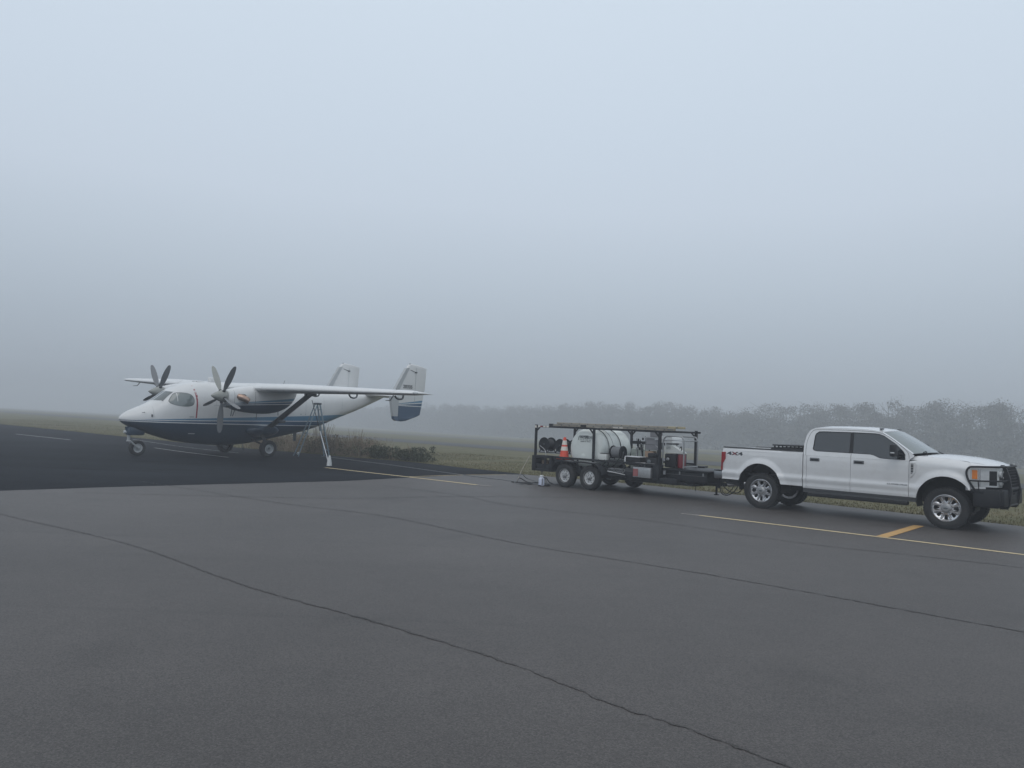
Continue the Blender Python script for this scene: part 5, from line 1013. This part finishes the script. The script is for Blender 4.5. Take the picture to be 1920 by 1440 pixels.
mm = M(); mm.box((-7.69, -1.108, .52), (-7.53, -1.101, .72), 0); part('label', mm, pink_red, db)
cr_ = troot('wire_crate', 'dark crate of tangled hose behind the trailer wheel', 'crate', (-8.35, -.95, .46))
mm = M(); mm.box((-8.60, -1.06, .46), (-8.00, -.995, .50), .005); part('tray', mm, black_steel, cr_)
mm = M(); rn = random.Random(9)
for k in range(9):
    c_ = (-8.52+.055*k, -1.03, .60+.02*rn.random()); mm.tube([(c_[0]+.055*math.cos(t)*rn.uniform(.8, 1.1), c_[1]+.02*math.sin(2*t), c_[2]+.06*math.sin(t)) for t in [2*math.pi*j/12 for j in range(13)]], .011, 5, cap=False)
o = part('tangled_hose', mm, hose_grey, cr_); o['kind'] = 'stuff'
mm = M(); mm.tube([(-8.58, -1.075, .585), (-7.98, -1.075, .525)], .010, 5); part('front_bar', mm, white_steel, cr_)
# hot pressure washer in a tube frame
pw = troot('pressure_washer', 'pressure washer with cream burner panel and red engine in a grey tube frame', 'pressure washer', (-6.75, -.35, .785))
for y in (-.66, .05):
    fr = smooth_pts([(-7.03, y, .80), (-7.03, y, 1.30), (-7.02, y, 1.53), (-6.96, y, 1.62), (-6.86, y, 1.645), (-6.50, y, 1.645), (-6.42, y, 1.61), (-6.385, y, 1.52), (-6.38, y, 1.2), (-6.38, y, .80)], 5)
    mm = M(); mm.tube(fr, .020, 9); part('frame_hoop', mm, dull_metal, pw)
for u, z in ((-7.03, 1.54), (-6.38, 1.54), (-7.03, .84), (-6.38, .84)):
    mm = M(); mm.tube([(u, -.66, z), (u, .05, z)], .017, 7); part('frame_crossbar', mm, dull_metal, pw)
mm = M(); mm.tube([(-7.30, -.66, 1.545), (-6.38, -.66, 1.545)], .015, 7); part('handle_bar', mm, alu, pw)
mm = M(); mm.loft([[(-7.28+(.02 if k else 0), -.50+.0*k, 1.46), (-6.84, -.50, 1.46), (-6.84, -.50, 1.60), (-6.90, -.50, 1.655), (-7.20, -.50, 1.655), (-7.28, -.50, 1.58)]if k == 0 else [(-7.28, .0, 1.46), (-6.84, .0, 1.46), (-6.84, .0, 1.60), (-6.90, .0, 1.655), (-7.20, .0, 1.655), (-7.28, .0, 1.58)] for k in (0, 1)]); part('burner_hood', mm, lit_white, pw, ang=20)
mm = M(); mm.poly([(-7.0, 1.40), (-6.80, 1.40), (-6.72, 1.36), (-6.44, 1.215), (-6.44, 1.195), (-7.0, 1.195)], [], lambda u, z: (u, -.58, z), lambda u, z: (u, -.40, z)); part('control_panel', mm, machine_white, pw, smooth=False)
for z in (1.375, 1.335, 1.30):
    mm = M(); mm.box((-6.97, -.584, z), (-6.85+.03*rn.random(), -.581, z+.012)); part('panel_print', mm, print_grey, pw)
mm = M(); mm.box((-6.98, -.60, 1.42), (-6.86, -.10, 1.455), .01); part('hood_bracket', mm, black_steel, pw)
mm = M(); mm.box((-7.01, -.60, .80), (-6.66, -.02, 1.17), .02); part('engine_block', mm, black_plastic, pw)
mm = M(); mm.lathe([(0, 0), (.04, 0), (.05, .02), (.03, .05)], (-6.90, -.60, 1.02), 'Y', 14, -1); part('pull_starter', mm, dull_metal, pw)
mm = M(); mm.lathe([(.105, 0), (.11, .02), (.11, .34), (.10, .37), (0, .375)], (-6.57, -.44, .80), 'Z', 24); part('burner_drum', mm, machine_red, pw)
mm = M(); mm.box((-6.48, -.555, .80), (-6.455, -.52, 1.17)); part('drum_strap', mm, pink_red, pw)
mm = M(); mm.lathe([(.03, 0), (.035, .06), (.02, .08), (0, .08)], (-6.45, -.55, 1.19), 'Z', 12); part('filler_cap', mm, bag_white, pw)
mm = M(); mm.tube([(-7.32, -.60, 1.40), (-7.05, -.60, 1.20)], .022, 7); part('diagonal_stay', mm, alu, pw)
mm = M(); mm.tube(smooth_pts([(-6.6, -.5, 1.2), (-6.52, -.56, 1.28), (-6.5, -.6, 1.38), (-6.58, -.55, 1.33)], 5), .012, 6); part('gauge_hose', mm, hose_black, pw)
# black pump set between box and washer
ps = troot('pump_set', 'black pump and engine on the deck between the checker plate box and pressure washer', 'pump', (-7.22, -.75, .62))
mm = M(); mm.box((-7.42, -.94, .62), (-7.04, -.62, 1.05), .03); part('pump_body', mm, black_plastic, ps)
mm = M(); mm.box((-7.36, -.92, 1.05), (-7.12, -.64, 1.17), .03); part('air_filter', mm, black_plastic, ps)
mm = M(); mm.lathe([(0, 0), (.05, 0), (.06, .02), (.03, .04)], (-7.28, -.94, .93), 'Y', 14, -1); part('starter_cover', mm, strut_grey, ps)
mm = M(); mm.box((-7.12, -1.0, .50), (-6.97, -.7, .86), .02); part('pump_bracket', mm, black_steel, ps)
# hanging grey cabinet with a bundle of gear
gc = troot('grey_cabinet', 'grey sheet metal cabinet hanging under the ladder at the front of the cage', 'cabinet', (-7.45, -.5, 1.23))
mm = M(); mm.box((-7.62, -.62, 1.24), (-7.22, -.30, 1.60), .01); part('body', mm, grey_panel_m, gc)
mm = M(); mm.box((-7.50, -.60, 1.60), (-7.25, -.34, 1.80), .01); part('upper_box', mm, grey_panel_m, gc)
mm = M(); mm.box((-7.615, -.628, 1.385), (-7.225, -.621, 1.395)); part('drawer_gap', mm, seam_grey, gc)
mm = M(); mm.box((-7.72, -.645, 1.565), (-7.18, -.63, 1.595)); part('shelf_edge', mm, alu, gc)
mm = M(); mm.tube([(-7.60, -.46, .60), (-7.60, -.46, 1.24)], .02, 6); part('post', mm, black_steel, gc)
mm = M(); mm.box((-7.66, -.60, .88), (-7.38, -.42, 1.21), .01); tsolo('cardboard_box', mm, cardboard, 'tan cardboard box under the grey cabinet', 'box', (-7.52, -.5, .88))
bm_ = M(); rn = random.Random(21); 
gb = troot('wand_bundle', 'bundle of upright spray wands and fittings left of the grey cabinet', 'spray wands', (-7.80, -.55, .62))
for k in range(9):
    u = -7.98+.036*k; mm = M(); tp = rn.uniform(1.25, 1.62); mm.tube([(u, -.55+rn.uniform(-.06, .06), .64), (u+rn.uniform(-.03, .05), -.55, (tp+.64)/2), (u+rn.uniform(-.05, .05), -.55, tp)], rn.choice([.008, .012, .016]), 6); part('wand', mm, rn.choice([black_steel, hose_grey, dull_metal, alu, black_plastic]), gb)
for k in range(5):
    u = -7.93+.05*k; z = rn.uniform(1.1, 1.5); mm = M(); mm.lathe([(0, 0), (.02, .01), (.028, .04), (.02, .08), (0, .09)], (u, -.60, z), 'Z', 8); part('fitting', mm, rn.choice([alu, black_plastic, blue_white]), gb)
mm = M(); mm.box((-8.75, .30, .62), (-8.25, .80, 1.22), .03); tsolo('pale_jug_box', mm, mat('pale_green_plastic', (.33, .37, .34), .5), 'pale grey green container on the far side of the trailer behind the reel', 'container', (-8.5, .55, .62))
# extension ladder lying on the cage, two sections
ld = troot('extension_ladder', 'long tan extension ladder lying on top of the trailer cage', 'ladder', (-8.9, -.3, 1.79))
for y in (-.62, -.18):
    mm = M(); mm.box((-11.10, y-.02, 1.795), (-6.95, y+.02, 1.855), .004); part('lower_rail', mm, tan_fibre, ld)
    mm = M(); mm.box((-10.85, y-.045 if y < -.4 else y+.022, 1.860), (-6.72, y-.005 if y < -.4 else y+.045, 1.915), .004); part('upper_rail', mm, tan_fibre, ld)
    mm = M(); mm.box((-6.93, y-.05 if y < -.4 else y+.02, 1.856), (-6.66, y-.0 if y < -.4 else y+.05, 1.92), .006); part('rail_end_cap', mm, yellow_fibre, ld)
    mm = M(); mm.box((-11.18, y-.03, 1.793), (-11.02, y+.03, 1.862), .008); part('ladder_foot', mm, black_plastic, ld)
for k in range(14):
    u = -10.98+.305*k
    mm = M(); mm.tube([(u, -.655, 1.825), (u, -.15, 1.825)], .015, 8); part('rung', mm, strut_grey, ld)
    if u > -10.8: mm = M(); mm.tube([(u+.11, -.675, 1.888), (u+.11, -.13, 1.888)], .015, 8); part('rung', mm, strut_grey, ld)
mm = M(); mm.box((-9.92, -.668, 1.80), (-9.72, -.640, 1.87), .006); part('ladder_lock', mm, black_steel, ld)
mm = M(); mm.box((-8.75, -.6405, 1.805), (-8.40, -.6425, 1.845)); part('ladder_sticker', mm, refl_white, ld)

# ------------------------------------------------------------------ things on the ground
def groot(name, label, cat, x, y, rz=0, group=None):
    e = bpy.data.objects.new(name, None); COL.objects.link(e); e.location = (x, y, 0); e.rotation_euler = (0, 0, rz); tag(e, label, cat, group); return Root(e, (0, 0, 0))
sp = groot('garden_sprayer', 'white plastic pump sprayer bottle standing on the asphalt behind the trailer', 'sprayer bottle', .99, 22.95)
m = M(); m.lathe([(.075, 0), (.088, .012), (.090, .06), (.088, .20), (.080, .235), (.045, .255), (.040, .27), (0, .275)], (0, 0, .005), 'Z', 26); part('bottle', m, blue_white, sp, ang=50)
m = M(); m.lathe([(.040, .262), (.058, .275), (.060, .305), (.045, .325), (0, .33)], (0, 0, 0), 'Z', 18); part('pump_head', m, bag_white, sp)
m = M(); m.tube([(0, 0, .32), (0.003, 0, .43)], .010, 7); m.tube([(-.035, 0, .43), (.04, 0, .43)], .012, 7); part('pump_handle', m, black_plastic, sp)
m = M(); m.box((.004, -.096, .03), (.026, -.088, .24), .003); part('label_strip', m, print_dark, sp)
m = M(); m.tube(smooth_pts([(.05, -.03, .28), (.12, -.04, .22), (.13, -.06, .08), (.08, -.10, .02), (-.02, -.13, .012)], 6), .009, 6); part('sprayer_hose', m, hose_black, sp)
rn = random.Random(31)
def gtube(name, pts, r, mt, label, cat='hose', group=None, n=6):
    m = M(); m.tube(smooth_pts(pts, n), r, 6); o = tuple(pts[0][:2])+(0,); me = mesh_of(name, m, o); me.materials.append(mt); ob = bpy.data.objects.new(name, me); COL.objects.link(ob); ob.location = o; tag(ob, label, cat, group); return ob
gtube('water_hose', [(-8.3, 34.1, .012), (-7.76, 33.55, .012), (-4.65, 30.01, .012), (-1.7, 26.31, .012), (-.2, 24.7, .012), (.35, 24.0, .014)], .012, hose_grey, 'long grey hose running over the dark pavement from the aircraft to the trailer')
gtube('loose_hose', [(.35, 24.0, .014), (.5, 23.6, .02), (.75, 23.5, .02), (.62, 23.25, .02), (.30, 23.35, .06), (.35, 23.7, .16), (.55, 23.9, .05), (.8, 23.6, .02), (1.05, 23.5, .02), (1.15, 23.8, .20), (1.3, 24.0, .03), (1.6, 23.6, .02), (1.8, 23.9, .35)], .014, hose_black, 'tangled black hose on the asphalt behind the trailer tail')
gtube('loose_hose', [(.45, 23.2, .014), (.2, 23.6, .02), (.38, 24.1, .25), (.6, 24.4, .1), (.9, 24.2, .03), (.7, 23.7, .02), (1.1, 23.1, .02), (1.45, 23.35, .02), (1.75, 24.4, .30), (1.9, 24.5, .45)], .012, hose_grey, 'tangled grey hose looped around the sprayer bottle')
gtube('loose_hose', [(.1, 23.9, .014), (.3, 23.75, .02), (.6, 23.7, .03), (.95, 23.75, .03), (1.25, 23.3, .02), (1.2, 23.0, .02), (.9, 22.85, .02)], .016, hose_black, 'short thick black hose end lying left of the sprayer bottle')
gtube('extension_pole', [(.28, 24.3, .02), (.42, 24.6, .35), (.66, 24.9, .80)], .012, tan_fibre, 'thin pale pole leaning on the trailer tail', 'pole')
# stepladder under the wing
SL = (-8.5, 33.75); sl = groot('stepladder', 'blue grey fibreglass stepladder standing under the aircraft wing', 'stepladder', SL[0], SL[1], R(35))
H = 2.36
for sy in (-1, 1):
    m = M(); m.tube([(.05, sy*.155, H-.05), (.54, sy*.30, .02)], .026, 8, sq=True); part('front_rail', m, ladder_grey, sl)
    m = M(); m.tube([(-.06, sy*.15, H-.08), (-.85, sy*.28, .02)], .020, 8, sq=True); part('rear_leg', m, ladder_grey, sl)
for k in range(7):
    f = (k+1)/8; z = H*(1-f); w = .155+.145*f; x = .05+.49*f
    m = M(); m.box((x-.045, -w, z-.012), (x+.045, w, z+.012)); part('step', m, ladder_grey, sl)
for f in (.3, .55, .8):
    z = H*(1-f); w = .15+.13*f; x = -.06-.79*f; m = M(); m.tube([(x, -w, z), (x, w, z)], .012, 6); part('rear_brace', m, ladder_grey, sl)
m = M(); m.box((-.12, -.20, H-.08), (.12, .20, H), .02); part('top_cap', m, print_dark, sl)
# tie-down pole with wrapped weight
tp = groot('tie_down_pole', 'bright pole from the wing strut to the ground with a white wrapped foot', 'pole', -6.5, 27.85)
m = M(); m.tube([(0, 0, .10), (-.50, .50, 1.25)], .018, 8); part('pole', m, alu, tp)
m = M(); m.tube([(-.50, .50, 1.25), (-.98, 1.0, 2.38)], .012, 8); part('upper_pole', m, black_steel, tp)
m = M(); m.lathe([(.03, .40), (.055, .30), (.085, .14), (.095, .03), (.06, .0), (0, 0)], (.02, 0, .0), 'Z', 14); part('wrapped_weight', m, bag_white, tp)
m = M(); m.lathe([(.11, 0), (.11, .03), (0, .03)], (.02, 0, 0.0), 'Z', 14); part('weight_base', m, black_plastic, tp)
# small things by the weeds
m = M(); m.lathe([(0, 0), (.06, 0), (.07, .05), (.05, .11), (0, .12)], (0, 0, 0), 'Z', 12); o = solo('small_white_cup', m, bag_white, 'small white cup on the pavement left of the stepladder feet', 'cup'); o.location = (-9.55, 34.9, .005)
m = M(); m.lathe([(.08, 0), (.10, .02), (.11, .24), (.10, .26), (0, .26)], (0, 0, 0), 'Z', 16); o = solo('black_bucket', m, black_plastic, 'black bucket on the pavement behind the stepladder', 'bucket'); o.location = (-8.3, 35.2, .005)
